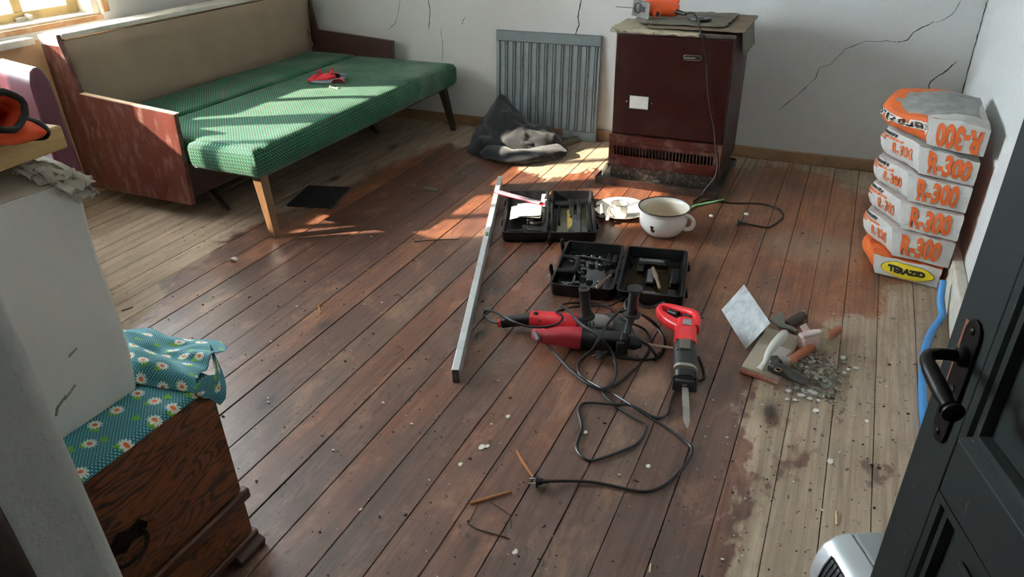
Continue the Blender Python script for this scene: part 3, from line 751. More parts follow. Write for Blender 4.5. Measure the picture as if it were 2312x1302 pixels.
# ================================================================ CEMENT SACKS
M_sackW = mat('white sack paper', '#c6c5c1', .72, var=.06, vs=6, bump=.5, bs=16, bd=.03, dirt='#8f8b83', dirt_amt=.35, ds=7)
M_sackO = mat('orange sack print', '#cc5f26', .68, var=.08, vs=6, bump=.5, bs=16, bd=.03)
M_sackG = mat('grey sack print', '#8d8d8b', .7, var=.3, vs=24, bump=.4, bs=16, bd=.03)
M_inkO = mat('orange ink', '#cb5c22', .7, var=.06); M_inkK = mat('black ink', '#232323', .7); M_inkY = mat('yellow ink', '#d8bf17', .6, var=.05); M_inkW = mat('white ink', '#d4d3cf', .7)
SACKM = [M_sackW, M_sackO, M_sackG, M_inkK]
def sack(i, label, ox, oy, z, yaw, h, kind, wd=.232, depth=.36, bulge=.13, slump=0, droop=0):
    t = thing('cement_sack', label, 'sack', (ox, oy, z), group='stack of cement sacks')
    cy, sy = math.cos(R(yaw)), math.sin(R(yaw))
    def D(u, v, w, wr=True):
        s = sstep(0, .52, v)*(1-.55*sstep(.72, 1, v))
        xl = -bulge*s; xr = wd+.02*s-.05*sstep(.1, 1, v)
        x = xl+(xr-xl)*u; y = v*depth
        e = math.sin(math.pi*min(1, max(0, u)))**.5*math.sin(math.pi*min(1, max(0, v)))**.5 if 0 <= u <= 1 and 0 <= v <= 1 else 0
        zz = h*(.5+(w-.5)*(.90+.10*e))
        x -= (.022*math.sin(math.pi*w))*(1-u)**3*sstep(0, .2, v); y -= .010*math.sin(math.pi*w)*math.sin(math.pi*u)*(1-v)**4
        # folded lower left corner and slumped top
        x += .018*(1-w)*(1-u)**2*(1-v)
        zz -= droop*u*(.35+.65*w)
        if slump: zz -= slump*w*math.exp(-(((u-.02)/.30)**2+((v-.30)/.26)**2)); zz += .012*w*u
        if wr:
            k = .005; p = (x*13+i*7, y*13, w*3+i)
            x += k*nz(*p); y += k*nz(p[1], p[2], p[0]); zz += k*.9*nz(p[2], p[0], p[1])*(1 if w > .3 else w/.3)
            zz += .004*nz(x*40, y*40, i)*w; cr = abs(nz(x*17+3*i, y*17, w*9))*math.exp(-((u*(1-u))/.10)**2 if v < .3 else 0)*.012; x += cr*(.5-u); zz -= cr*.4*w
        X = ox+x*cy-y*sy; Y = oy+x*sy+y*cy
        return V(min(X, XR-.046), Y, z+max(zz, .0))
    def N(fn, a, b, off):
        p = fn(a, b); q = (fn(a+.01, b)-p).cross(fn(a, b+.01)-p)
        return p+q.normalized()*off
    front = lambda a, b: D(a, 0, b); left = lambda a, b: D(0, 1-a, b); top = lambda a, b: D(a, b, 1)
    mb = MB(); nu, nv, nw = 18, 22, 8
    c_top = c_left = c_front = c_right = c_bot = 0
    if kind == 'white':
        c_left = lambda a, b: 3 if .33 < a+.10*(b-.5)**2-.05*b < .36 else (1 if a < .22 and b < .35 else 0); c_right = 1; c_bot = 1
    elif kind == 'flip':
        c_left = lambda a, b: 2 if .26 < a-.18*(b-.9)**2 < .30 else (3 if .30 < a-.18*(b-.9)**2 < .315 else 1)
        c_top = lambda a, b: 1 if a < .13+.05*math.sin(b*9) else (2 if b > .22 and a < .75 else 0)
    elif kind == 'orange':
        c_left = lambda a, b: 3 if .38 < a < .42 else 1; c_top = 1; c_right = 1
    mb.grid(front, nu, nw, c_front); mb.grid(left, nv, nw, c_left); mb.grid(lambda a, b: D(1, a, b), nv, nw, c_right)
    mb.grid(top, nu, nv, c_top); mb.grid(lambda a, b: D(a, b, 0), nu, nv, c_bot); mb.grid(lambda a, b: D(1-a, 1, b), nu, nw, c_left if not callable(c_left) else 0)
    mb.o('sack_body', SACKM, t, merge=True, angle=55)
    def put(bm, fn, ca, cb, wa, hb, m, name, off=.0022, flip=False):
        for v in bm.verts:
            a, b = v.co.x, v.co.y
            if flip: a, b = -a, -b
            v.co = N(fn, ca+a*wa, cb+b*hb, off+v.co.z)
        q = MB(); q.b.free(); q.b = bm
        q.o(name, m, t, smooth=False)
    fl_ = kind == 'flip'
    if kind in ('white', 'flip'):
        put(text_mesh('R-300', 1.0, .54, .048, 0, .2), front, .48, .50, .49, 1.06, M_inkO, 'lettering', .002, fl_)
    if kind == 'white':
        put(text_mesh('R-300', .5, .50, .010, .15, .15), left, .79, .44, .30, 1.15, M_inkO, 'lettering', .002)
        for r, (mm, hh, n_, s0) in enumerate(((M_inkK, .095, 11, .0), (M_inkO, .085, 13, .02), (M_inkO, .08, 5, .06))):
            q = bmesh.new(); a = .44+s0
            for k in range(n_):
                dx = .014+.008*((k*7+r*3) % 4)/3
                M = Matrix.Translation((a+dx/2, .90-r*.125, 0)) @ Matrix.Diagonal((dx, hh, .0002, 1)); bmesh.ops.create_cube(q, size=1, matrix=M)
                a += dx+.007
            put(q, left, 0, 0, 1, 1, mm, 'print_line', .002)
    if kind == 'flip':
        a_ = text_mesh('terazi.com', .5, .62, .055, 0, .12); put(a_, left, .64, .56, .52, 1.15, M_inkW, 'lettering', .002, True)
        a_ = text_mesh('terazi.com', .5, .62, .008, 0, .12); put(a_, left, .64, .56, .52, 1.15, M_inkK, 'lettering', .003, True)
    if kind == 'orange':
        def ell(ra, rb, n=40):
            b = bmesh.new(); bmesh.ops.create_circle(b, cap_ends=True, cap_tris=True, segments=n, radius=1)
            bmesh.ops.subdivide_edges(b, edges=b.edges[:], cuts=3, use_grid_fill=True)
            for v in b.verts: v.co.x *= ra; v.co.y *= rb
            return b
        put(ell(.405, .405), front, .53, .50, 1, 1, M_inkK, 'oval_border', .002)
        put(ell(.395, .385), front, .53, .50, 1, 1, M_inkY, 'oval', .003)
        put(text_mesh('TERAZID', .42, .66, .030, 0, .1), front, .53, .51, .50, .95, M_inkK, 'lettering', .0042)
        put(text_mesh('terazi.com', .5, .62, .03, 0, .12), left, .30, .5, .3, .6, M_inkW, 'lettering', .002)
sack(0, 'bottom sack of the stack, orange with a yellow oval on its white end flap', .218, 2.90, 0, -12, .088, 'orange', .245, .36, .06)
sack(1, 'white sack with orange R-300 print, second from the bottom, resting on the orange sack', .262, 2.893, .089, -12, .112, 'white', .222, .36, .125)
sack(2, 'white sack with orange R-300 print, third from the bottom of the stack', .268, 2.905, .202, -16, .109, 'white', .228, .36, .15)
sack(3, 'white sack with orange R-300 print, fourth from the bottom, third below the top', .268, 2.912, .312, -16, .108, 'white', .225, .36, .155)
sack(4, 'white sack with orange R-300 print directly under the topmost upside down sack', .280, 2.922, .421, -18, .110, 'white', .232, .36, .17, 0, .022)
sack(5, 'topmost sack with orange side lying upside down on the stack', .282, 2.92, .532, -20, .125, 'flip', .236, .38, .205, .05, .038)

# ================================================================ FAN HEATER, HOSE
M_silver = mat('silver plastic', '#b4b9bb', .35, .3, var=.04); M_gplast = mat('grey plastic', '#8b8f8e', .5, var=.04)
fh = thing('fan_heater', 'small silver and grey fan heater on the floor by the open door', 'heater', (.236, 1.225, 0), R(30))
def hbox(x0, x1, y0, y1, z0, z1, name, m, bev): return MB().bb(x0, x1, y0, y1, z0, z1).o(name, m, fh, bevel=bev, seg=4, local=True)
HZ = .73
sh = [(-.075, .0, .012), (-.085, 0, .06), (-.083, 0, .13), (-.07, 0, .185), (-.045, 0, .212), (-.012, 0, .222), (-.012, 0, .012)]
MB().prism([V(a, -.075, c*HZ) for a, b, c in sh], (0, .15, 0)).o('front_shell', M_silver, fh, bevel=.006, seg=3, local=True)
sh = [(-.011, 0, .012), (-.011, 0, .221), (.05, 0, .218), (.08, 0, .19), (.085, 0, .012)]
MB().prism([V(a, -.073, c*HZ) for a, b, c in sh], (0, .146, 0)).o('rear_shell', M_gplast, fh, bevel=.008, seg=3, local=True)
def onshell(t):
    P = [V(-.0865, 0, .05*HZ), V(-.0865, 0, .10*HZ), V(-.081, 0, .148*HZ), V(-.069, 0, .19*HZ)]
    return lerps(P, t)
MB().grid(lambda u, v: onshell(v)+V(-.0015, -.058+u*.094, 0), 10, 10).o('grille', M_black, fh, local=True, solid=.001)
M_dslat = mat('dark slat', '#2b2f31', .4)
for k in range(8):
    MB().tube([onshell(v/8)+V(-.003, -.054+k*.0122, .001) for v in range(9)], .0022, 6).o('slat', M_dslat, fh, local=True)
for a in (-.06, .06):
    for b in (-.05, .05): MB().lathe([(.01, 0), (.012, .0105)], 10, Matrix.Translation((b, a, 0))).o('foot', M_black, fh, local=True)
M_hose = mat('blue hose', '#3d7fb8', .4, var=.06)
ho = MB().tube([(.45, 2.72, .10), (.452, 2.66, .045), (0.461,2.605,0.020), (0.427,2.494,0.016), (0.402,2.369,0.014), (0.392,2.242,0.014), (0.384,2.066,0.014), (0.391,1.855,0.014), (0.419,1.651,0.014)], .0125, 12, smooth=6)
tag(ho.o('hose', M_hose, loc=(.42, 2.3, 0)), 'bright blue hose curving along the floor behind the open door', 'hose')

# ================================================================ CHEST, CLOTH, BOX, BEAM
def swirl_wood():
    n = NT('swirly burl veneer'); P = n.coord('Object')
    q = n.mapping(P, (1, 1.1, 4.2), rot=(R(-14), 0, 0))
    big = n.noise(q, 2.6, 2, .45, 2.2)
    fine = n.noise(n.mapping(P, (3, 3, 30), rot=(R(-14), 0, 0)), 3.0, 4, .6, 1.2)
    wv = n.math('SINE', n.math('MULTIPLY_ADD', big, 62.0, n.math('MULTIPLY', fine, 4.0)))
    f = n.math('MULTIPLY_ADD', wv, .28, n.math('MULTIPLY_ADD', fine, .55, .2))
    c = n.ramp(f, [(.15, lin('#1e0c06')), (.40, lin('#532813')), (.62, lin('#78421d')), (.85, lin('#542711'))])
    return n.set(Base_Color=c, Roughness=.42)
M_burl = swirl_wood()
M_moul = mat('dark moulding', '#43220f', .45, var=.3, stretch=(1, 12, 12))
M_brass = mat('aged brass pull', '#241a12', .4, .8, bump=.3)
ch = thing('chest_of_drawers', 'low chest of drawers with swirling burl veneer under the flowered cloth, lower left', 'chest', (-1.36, .52, 0))
cx0, cx1, cy0, cy1, cz = -1.62, -1.106, .21, .835, .497
MB().bb(cx0, cx1-.018, cy0, cy1, .05, cz).o('carcass', M_burl, ch, bevel=.002)
MB().bb(cx1-.0175, cx1, cy0+.004, cy1-.004, .186, cz-.006).o('drawer_front', M_burl, ch, bevel=.002)
MB().bb(cx1-.0175, cx1, cy0+.004, cy1-.004, .052, .150).o('drawer_front', M_burl, ch, bevel=.002)
MB().bb(cx1-.0175, cx1+.010, cy0-.001, cy1+.012, .153, .183).o('moulding', M_moul, ch, bevel=.006, seg=3)
MB().bb(cx1-.0175, cx1+.006, cy0, cy1+.008, .030, .0495).o('base_moulding', M_moul, ch, bevel=.005)
for y in (cy1-.035, cy0+.05): MB().prism([(cx1-.09, y-.04, 0), (cx1+.016, y-.04, 0), (cx1+.022, y-.04, .022), (cx1+.008, y-.04, .0295), (cx1-.09, y-.04, .0295)], (0, .085, 0)).o('foot', M_moul, ch, bevel=.004)
for y in (cy0, cy1-.08): MB().bb(cx0, cx0+.08, y, y+.08, 0, .0495).o('foot', M_moul, ch, bevel=.004)
hy, hz = .545, .31
hd = MB().prism([(cx1+.0005, hy+a, hz+b) for a, b in ((-.06, 0), (-.045, .022), (-.02, .016), (0, .03), (.02, .016), (.045, .022), (.06, 0), (.045, -.022), (.02, -.014), (0, -.026), (-.02, -.014), (-.045, -.022))], (.003, 0, 0))
hd.tube([(cx1+.004, hy-.042, hz), (cx1+.018, hy-.04, hz-.012), (cx1+.024, hy-.02, hz-.03), (cx1+.024, hy+.02, hz-.03), (cx1+.018, hy+.04, hz-.012), (cx1+.004, hy+.042, hz)], .005, 8, smooth=4)
hd.o('handle', M_brass, ch, bevel=.001)
def flower_cloth():
    n = NT('flowered teal cloth'); uv = n.coord('UV')
    s = n.n('VectorMath', operation='MULTIPLY'); n.l(uv, s.inputs[0]); s.inputs[1].default_value = (1.38, 1.38, 0); U = s.outputs[0]
    def vor(sc, rnd=1.0, rot=0, loc=(0, 0, 0)):
        m = n.mapping(U, (sc, sc, sc), loc, (0, 0, rot)); v = n.n('TexVoronoi', feature='F1', voronoi_dimensions='2D'); n.l(m, v.inputs['Vector'])
        v.inputs['Scale'].default_value = 1; v.inputs['Randomness'].default_value = rnd
        d = n.n('VectorMath', operation='SUBTRACT'); n.l(m, d.inputs[0]); n.l(v.outputs['Position'], d.inputs[1])
        x = n.n('SeparateXYZ'); n.l(d.outputs[0], x.inputs[0])
        return v, x.outputs[0], x.outputs[1]
    dots, _, _ = vor(125, 0.0, R(45))
    dm = n.math('LESS_THAN', dots.outputs['Distance'], .27)
    v, x, y = vor(14.5, .55)
    sc_ = n.n('SeparateColor'); n.l(v.outputs['Color'], sc_.inputs[0])
    x = n.math('MULTIPLY', x, 1.0); yy = n.math('MULTIPLY', y, 1.35)
    r = n.math('SQRT', n.math('ADD', n.math('MULTIPLY', x, x), n.math('MULTIPLY', yy, yy)))
    a = n.math('ADD', n.math('ARCTAN2', yy, x), n.math('MULTIPLY', sc_.outputs[1], 6))
    pet = n.math('MULTIPLY_ADD', n.math('ABSOLUTE', n.math('COSINE', n.math('MULTIPLY', a, 5.5))), .14, .20)
    isf = n.math('LESS_THAN', sc_.outputs[0], .64)
    petal = n.math('MULTIPLY', n.math('LESS_THAN', r, pet), isf)
    core = n.math('MULTIPLY', n.math('LESS_THAN', r, .115), isf)
    lx = n.math('ADD', x, n.math('MULTIPLY', n.math('SUBTRACT', sc_.outputs[2], .5), .5)); ly = n.math('ADD', y, .20)
    lr = n.math('SQRT', n.math('ADD', n.math('MULTIPLY', lx, lx), n.math('MULTIPLY', n.math('MULTIPLY', ly, ly), 1.8)))
    la = n.math('ARCTAN2', ly, lx)
    leaf = n.math('LESS_THAN', lr, n.math('MULTIPLY_ADD', n.math('COSINE', n.math('MULTIPLY', la, 3)), .05, .19))
    c = n.mix(n.math('MULTIPLY', dm, .8), lin('#176872'), lin('#a9d0cd'))
    c = n.mix(leaf, c, n.mix(n.noise(U, 90, 3), lin('#4f8f22'), lin('#7fb52e')))
    c = n.mix(petal, c, lin('#e6e8dc')); c = n.mix(core, c, lin('#d9641e'))
    c = n.mix(n.ramp(n.noise(U, 400, 2), [(.3, .0), (.8, .2)]), c, lin('#0d4048'))
    return n.set(Base_Color=c, Roughness=.85)
M_flower = flower_cloth()
cl = thing('tablecloth', 'teal flowered cloth with white daisies spread over the chest of drawers', 'tablecloth', (-1.36, .52, cz))
MB().grid(lambda u, v: V(-1.62+u*.520, .215+v*.63, cz+.002+.0015*nz(u*6, v*6)-(.010*sstep(.975, 1, u))), 40, 44, uv=(.52, .63)).o('spread', M_flower, cl, solid=.001, angle=80)
def bunch(u, v):
    # gathered far end of the cloth: soft folds pushed up over the far edge of the chest
    x = -1.56+u*(.465-.075*v); y0 = .70+.085*u; y1 = .925-.02*math.sin(u*5)
    y = y0+(y1-y0)*v
    f = math.sin(11*(u*.9+v*.45)+2.4*nz(u*2.5, v*2.5, 1))
    z = cz+.006+sstep(0, .16, v)*(.026+.020*f*math.sin(math.pi*min(1, v+.12))+.008*nz(u*8, v*8, 3))
    if y > .838: z -= (y-.838)*.28
    x += .012*math.sin(v*6+u*3)*u
    return V(x, y+.008*math.sin(u*16)*v, z if y > .838 else max(z, cz+.004))
MB().grid(bunch, 64, 34, uv=(.50, .30)).o('gathered_end', M_flower, cl, solid=.001, angle=80)
def tip(u, v):
    # corner of the cloth hanging in front of the far end of the top drawer
    y = .775+u*.135; top = cz+.020+.012*math.sin(u*7)
    L = .012+.078*max(0, 1-abs(u-.36)/.42)
    return V(-1.092+.010*math.sin(u*9+v*2)*v-.16*max(0, u-.45), y+.01*v, top-v*L)
MB().grid(tip, 22, 14, uv=(.15, .10)).o('hanging_tip', M_flower, cl, solid=.001, angle=80)

M_box = mat('white box paper', '#dcd9d2', .75, var=.05, vs=3, dirt='#8f8a82', dirt_amt=.3, ds=4, bump=.1, bs=10)
M_boxt = mat('beige box top', '#a59a88', .8, var=.1, vs=6, bump=.25, bs=14)
M_torn = mat('torn grey paper', '#a39b8c', .85, var=.25, vs=14, bump=.4, bs=30)
bx = thing('box', 'tall white box with a torn papery top corner standing on the flowered cloth', 'box', (-1.42, .5, cz+.005))
zb, zt_ = cz+.006, .955
def boxface(x, y, z): return V(x, y, z)
rr = []
for k in range(13):
    t = k/12; z = zb+(zt_-zb)*t
    xf = -1.226+.004*math.sin(t*5); yb_ = .757+.024*t+.004*math.sin(t*7)+(.0 if t < .9 else -.0)
    rr.append([V(-1.60, .24, z), V(xf, .24, z), V(xf, yb_-.012, z), V(xf-.012, yb_, z), V(-1.60, yb_, z)])
MB().rings(rr).o('box_body', M_box, bx, angle=30)
MB().grid(lambda u, v: V(-1.60+u*.372, .24+v*.545, zt_+.002+.042*math.sin(math.pi*min(1, (1-u)*1.6+.0)/2)*1+.006*nz(u*5, v*5)), 16, 20).o('top_flap', M_boxt, bx, angle=80, solid=.002)
for k in range(7):
    def tf(u, v, k=k):
        y = .715+k*.007+.015*v+.012*nz(u*5, k)+(u-.5)*.05; x = -1.245+(k-3)*.003+(v-.35)*.055*(.6+.4*math.sin(k*2.1))
        z = zt_+.034-.006*k+.010*math.sin(k*1.7)-.026*v*v+.012*nz(u*7, v*7, k)
        return V(x+.012*nz(u*9, v*4, k), y+.012*v*(.5+.5*math.sin(u*17+k)), z)
    MB().grid(tf, 12, 9).o('torn_paper', M_torn, bx, angle=80, solid=.0015)
for (y, z, L, a) in ((.653, .655, .022, 20), (.60, .575, .03, 30), (.615, .58, .018, 25), (.588, .565, .02, 60), (.63, .588, .014, 30)):
    MB().box((-1.2225, y, z), (.0015, L, .004), (R(a), 0, 0)).o('scuff', mat('dark scuff', '#8d877e', .9) if 'dark scuff' not in bpy.data.materials else bpy.data.materials['dark scuff'], bx)
M_pine = mat('rough pine', '#a98a58', .75, var=.22, vs=4, stretch=(14, 1.2, 14), bump=.5, bs=40)
bm_ = MB().box((-1.382, .505, 1.024), (.30, .56, .042), (0, 0, R(4)))
tag(bm_.o('wood_plank', M_pine, bevel=.005, loc=(-1.375, .53, 1.0)), 'thick rough pine plank lying on top of the white box', 'plank')
M_gloO = mat('orange glove knit', '#cf4a1c', .85, var=.12, vs=20, bump=.3, bs=160); M_hem = mat('black hem', '#141414', .85)
def cuffs(name, label, secs, cat='glove'):
    t = thing(name, label, cat, secs[0][0], group='orange work gloves')
    P = spline([s[0] for s in secs], 6); m = len(P); rings = []; hem = []
    for i, p in enumerate(P):
        s = i/(m-1); w = lerps([q[1] for q in secs], s); h = lerps([q[2] for q in secs], s)
        tt = (P[min(i+1, m-1)]-P[max(i-1, 0)]).normalized(); x = Vector((-tt.y, tt.x, 0)).normalized(); y = tt.cross(x)*-1
        if y.z < 0: y = -y
        rings.append([p+x*w*math.cos(2*math.pi*k/22)*(1+.1*nz(k*.4, i*.3))+y*h*math.sin(2*math.pi*k/22)*(1+.16*nz(k*.5, i*.3, 4)) for k in range(22)])
    MB().rings(rings, True, False).o('glove_body', M_gloO, t, angle=80, solid=-.0025)
    MB().tube(rings[-1]+[rings[-1][0]], .0055, 8, caps=False).o('hem', M_hem, t)
cuffs('work_glove', 'orange glove with raised open black-hemmed cuff, upper one on the pine plank', [((-1.253,0.656,1.085), .04, .014), ((-1.204,0.645,1.100), .045, .02), ((-1.182,0.654,1.108), .046, .024), ((-1.166,0.661,1.112), .044, .027)])
cuffs('work_glove', 'flat orange glove with black hem, lower one at the pine plank end', [((-1.269,0.679,1.062), .04, .012), ((-1.238,0.682,1.066), .046, .016), ((-1.213,0.692,1.068), .050, .018), ((-1.210,0.713,1.066), .046, .014)])

# ================================================================ PURPLE CHAIR
M_vinyl = mat('burgundy vinyl', '#4c1828', .35, var=.1, vs=4, coat=.2)
pc = thing('armchair', 'burgundy vinyl chair back peeping in at the left edge below the window', 'chair', (-2.9, 1.6, 0))
bk = MB().prism([V(0, a, b) for a, b in ((.045, .36), (-.045, .36), (-.035, .72), (-.022, .765), (.0, .785), (.022, .765), (.035, .72))], (.31, 0, 0))
pcM = Matrix.Translation((-3.02, 1.765, .07)) @ Matrix.Rotation(R(-12), 4, 'Z')
bmesh.ops.transform(bk.b, matrix=pcM, verts=bk.b.verts)
bk.o('backrest', M_vinyl, pc, bevel=.014, seg=3)
st_ = MB().bb(.0, .30, -.42, -.05, .34, .43); bmesh.ops.transform(st_.b, matrix=pcM, verts=st_.b.verts); st_.o('seat', M_vinyl, pc, bevel=.03, seg=3)
for x in (.03, .27):
    for y in (-.38, -.02):
        l_ = MB().tube([(x, y, -.07), (x, y, .355)], [.014, .02], 10); bmesh.ops.transform(l_.b, matrix=pcM, verts=l_.b.verts); l_.o('leg', M_legd, pc)

# ================================================================ ALUMINIUM LEVEL
M_alu = mat('scratched aluminium', '#cdd0d0', .42, .35, var=.08, vs=20, dirt='#8d8980', dirt_amt=.5, ds=14)
M_grn = mat('vial green', '#3f8f5c', .2)
lv0, lv1 = V(-.970, 1.603, 0), V(-1.583, 3.222, 0)
la = math.atan2((lv1-lv0).y, (lv1-lv0).x); LL = (lv1-lv0).length
lv = thing('spirit_level', 'long aluminium spirit level with a green vial lying on edge across the boards', 'level', lv0, la)
def lb(x0, x1, y0, y1, z0, z1, n, m, bev=.0015): return MB().bb(x0, x1, y0, y1, z0, z1).o(n, m, lv, bevel=bev, local=True)
va = LL*.575
lb(0, va, -.012, .012, .0, .049, 'bar', M_alu); lb(va+.045, LL, -.012, .012, .0, .049, 'bar', M_alu)
lb(va+.0005, va+.0445, -.0118, .0118, 0, .032, 'vial_seat', M_alu)
lb(va+.004, va+.041, -.0105, .0105, .0322, .046, 'vial_block', mat('vial plastic', '#b9c9bf', .15))
MB().tube([(va+.008, 0, .044), (va+.037, 0, .044)], .006, 10).o('vial', M_grn, lv, local=True)
lb(-.003, -.0002, -.0115, .0115, .001, .048, 'end_cap', mat('end cap', '#4b463f', .5))

# ================================================================ TOOL CASES
M_case = mat('black case plastic', '#0b0c0f', .42, var=.2, vs=5, bump=.25, bs=220, dirt='#6d6a64', dirt_amt=.12, ds=30, spec=.35)
M_caseIn = mat('case inside', '#0a0b0d', .3, var=.25, vs=9, dirt='#57544e', dirt_amt=.15, ds=30, spec=.4)
M_wet = mat('wet black plastic', '#15181c', .12, var=.2, coat=.6)
M_water = mat('dirty water', '#4a4319', .08, coat=.5)
def shell(par, x0, x1, y0, y1, z1, name, t=.009, r=.022):
    w_, h_ = x1-x0, y1-y0; cx, cy_ = (x0+x1)/2, (y0+y1)/2
    ring = lambda ins, z, dr=0: [V(cx+x, cy_+y, z) for x, y in rrect(w_-2*ins, h_-2*ins, max(.004, r-ins+dr))]
    MB().rings([ring(.012, .001), ring(.004, .010), ring(.001, z1-.010), ring(0, z1-.006), ring(0, z1), ring(t, z1), ring(t+.001, z1-.004), ring(t+.006, .010), ring(t+.03, .009)]).o(name, M_case, par, local=True, angle=30)
def latch(par, x, y, side, z=.03, up=0):
    MB().box((x+side*.006, y, z+up*.01), (.007, .034, .030)).box((x+side*.010, y, z+up*.012-.008), (.006, .026, .012)).o('latch', M_case, par, bevel=.002, local=True)
def blocks(par, lst, m, name):
    for (x, y, z, a, b, c) in lst: MB().box((x, y, z+c/2), (a, b, c)).o(name, m, par, bevel=min(a, b, c)*.25, seg=2, local=True)
k1 = thing('tool_case', 'open black tool case holding a folded leaflet and a wet moulded lid, behind the other', 'tool case', (-1.0765, 2.6615, 0), R(21.3))
shell(k1, -.212, -.0045, 0, .50, .052, 'base'); shell(k1, .0045, .212, 0, .50, .052, 'lid')
for y in (.06, .22, .38): MB().tube([(0, y, .046), (0, y+.07, .046)], .0042, 8).o('hinge', M_case, k1, local=True)
for y in (.13, .36): latch(k1, -.213, y, -1, .036, 1); latch(k1, .213, y, 1, .03)
blocks(k1, [(-.11, .10, .010, .15, .014, .008), (-.11, .07, .010, .014, .10, .008), (-.09, .185, .010, .035, .03, .03), (-.05, .25, .010, .03, .08, .02), (-.16, .40, .010, .06, .10, .022), (-.10, .43, .010, .05, .05, .018)], M_caseIn, 'divider')
MB().tube([(-.11, .20, .022), (-.07, .165, .022), (-.03, .175, .022), (-.02, .21, .022)], .008, 8, smooth=4).o('divider', M_caseIn, k1, local=True)
blocks(k1, [(.075, .40, .010, .11, .05, .016), (.105, .33, .010, .025, .16, .018), (.14, .34, .010, .020, .20, .020), (.18, .25, .010, .012, .36, .022), (.045, .30, .010, .012, .24, .014)], M_caseIn, 'moulded_rib')
MB().prism([V(x, y, .011) for x, y in ((.085, .02), (.13, .02), (.145, .06), (.145, .25), (.105, .25), (.105, .14), (.09, .09))], (0, 0, .020)).o('moulded_relief', M_wet, k1, bevel=.004, local=True)
MB().grid(lambda u, v: V(.035+.15*u, .03+.34*v, .0125), 2, 2).o('puddle', M_water, k1, local=True)
for (x, y) in ((.086, .045), (.092, .06), (.105, .05), (.12, .18), (.125, .20), (.10, .075)): MB().sphere((x, y, .0315), (.005, .005, .0025), 8).o('droplet', M_wet, k1, local=True)
# leaflet
def leaf_mat():
    n = NT('printed leaflet'); P = n.coord('Object'); br = n.n('TexBrick')
    n.l(n.mapping(P, (1, 1, 1), rot=(0, 0, R(21))), br.inputs['Vector']); br.inputs['Scale'].default_value = 70; br.inputs['Brick Width'].default_value = 3; br.inputs['Row Height'].default_value = .5; br.inputs['Mortar Size'].default_value = .14
    br.inputs['Color1'].default_value = lin('#b9b9b7'); br.inputs['Color2'].default_value = lin('#8d8d8c'); br.inputs['Mortar'].default_value = lin('#d6d6d2')
    c = n.mix(n.ramp(n.noise(P, 30, 2), [(.45, .0), (.55, 1.)]), lin('#d4d4d1'), br.outputs['Color'])
    return n.set(Base_Color=c, Roughness=.8)
M_leaf = leaf_mat()
lf = MB()
def leafl(u, v):
    s = u*2.2
    x = -.185+ (.14*s if s < 1 else .14+.012*math.sin((s-1)*math.pi) if s < 1.2 else .14-.11*(s-1.2))
    z = .040+(.010*math.sin(s*2.4) if s < 1 else .010*math.sin(2.4)+.012*(1-math.cos(min(1, (s-1)/.2)*math.pi))/2-(.004*(s-1.2) if s > 1.2 else 0))
    y = .165+.155*v+.03*u*(1-u)
    return V(x, y, z+.004*nz(u*4, v*3))
M1 = Matrix.Translation((-1.0765, 2.6615, 0)) @ Matrix.Rotation(R(21.3), 4, 'Z')
lf.grid(lambda u, v: M1 @ leafl(u, v), 40, 14)
tag(lf.o('leaflet', M_leaf, solid=.001, angle=80, loc=M1 @ V(-.12, .23, .04)), 'folded white instruction leaflet lying in the rear black case', 'leaflet')
M_redp = mat('red card', '#b32030', .5); M_clear = mat('clear blister', '#c9a9bb', .12, coat=.6, var=.25, vs=30)
bp = thing('blade_pack', 'narrow red blister pack of saw blades sticking out over the rear case edge', 'blade pack', M1 @ V(-.12, .34, .06))
pa, pb = (-1.484,2.959,0.075), (-1.212,2.931,0.058)
pa, pb = V(*pa), V(*pb); d_ = (pb-pa).normalized(); s_ = Vector((-d_.y, d_.x, 0)).normalized(); u_ = d_.cross(s_)*-1
if u_.z < 0: u_ = -u_
MB().rings([[p+s_*a+u_*b for a, b in ((-.017, -.001), (.017, -.001), (.017, .001), (-.017, .001))] for p in (pa, pb)]).o('card', M_redp, bp)
MB().rings([[p+s_*a+u_*b for a, b in ((-.012, .0012), (.012, .0012), (.009, .008), (-.009, .008))] for p in (pa+d_*.008, pb-d_*.02)]).o('blister', M_clear, bp)
for q in (-.006, .001): MB().rings([[p+s_*(q+a)+u_*b for a, b in ((-.0015, .0085), (.0015, .0085), (.0015, .009), (-.0015, .009))] for p in (pa+d_*.012, pb-d_*.03)]).o('blade', M_chrome, bp)
bl = MB(); bl.rings([[M1 @ V(x, y, z) for x, y, z in r] for r in (((-.045, .36, .045), (-.035, .36, .045), (-.035, .36, .047), (-.045, .36, .047)), ((-.04, .41, .066), (-.02, .41, .066), (-.02, .41, .068), (-.04, .41, .068)))])
bl.lathe([(0, 0), (.014, 0), (.015, .03), (.01, .033), (0, .033)], 14, M1 @ Matrix.Translation((-.025, .395, .011)) )
tag(bl.o('blade_holder', M_inkW, loc=M1 @ V(-.03, .39, .011)), 'small white and steel piece standing behind the leaflet in the rear case', 'fitting')

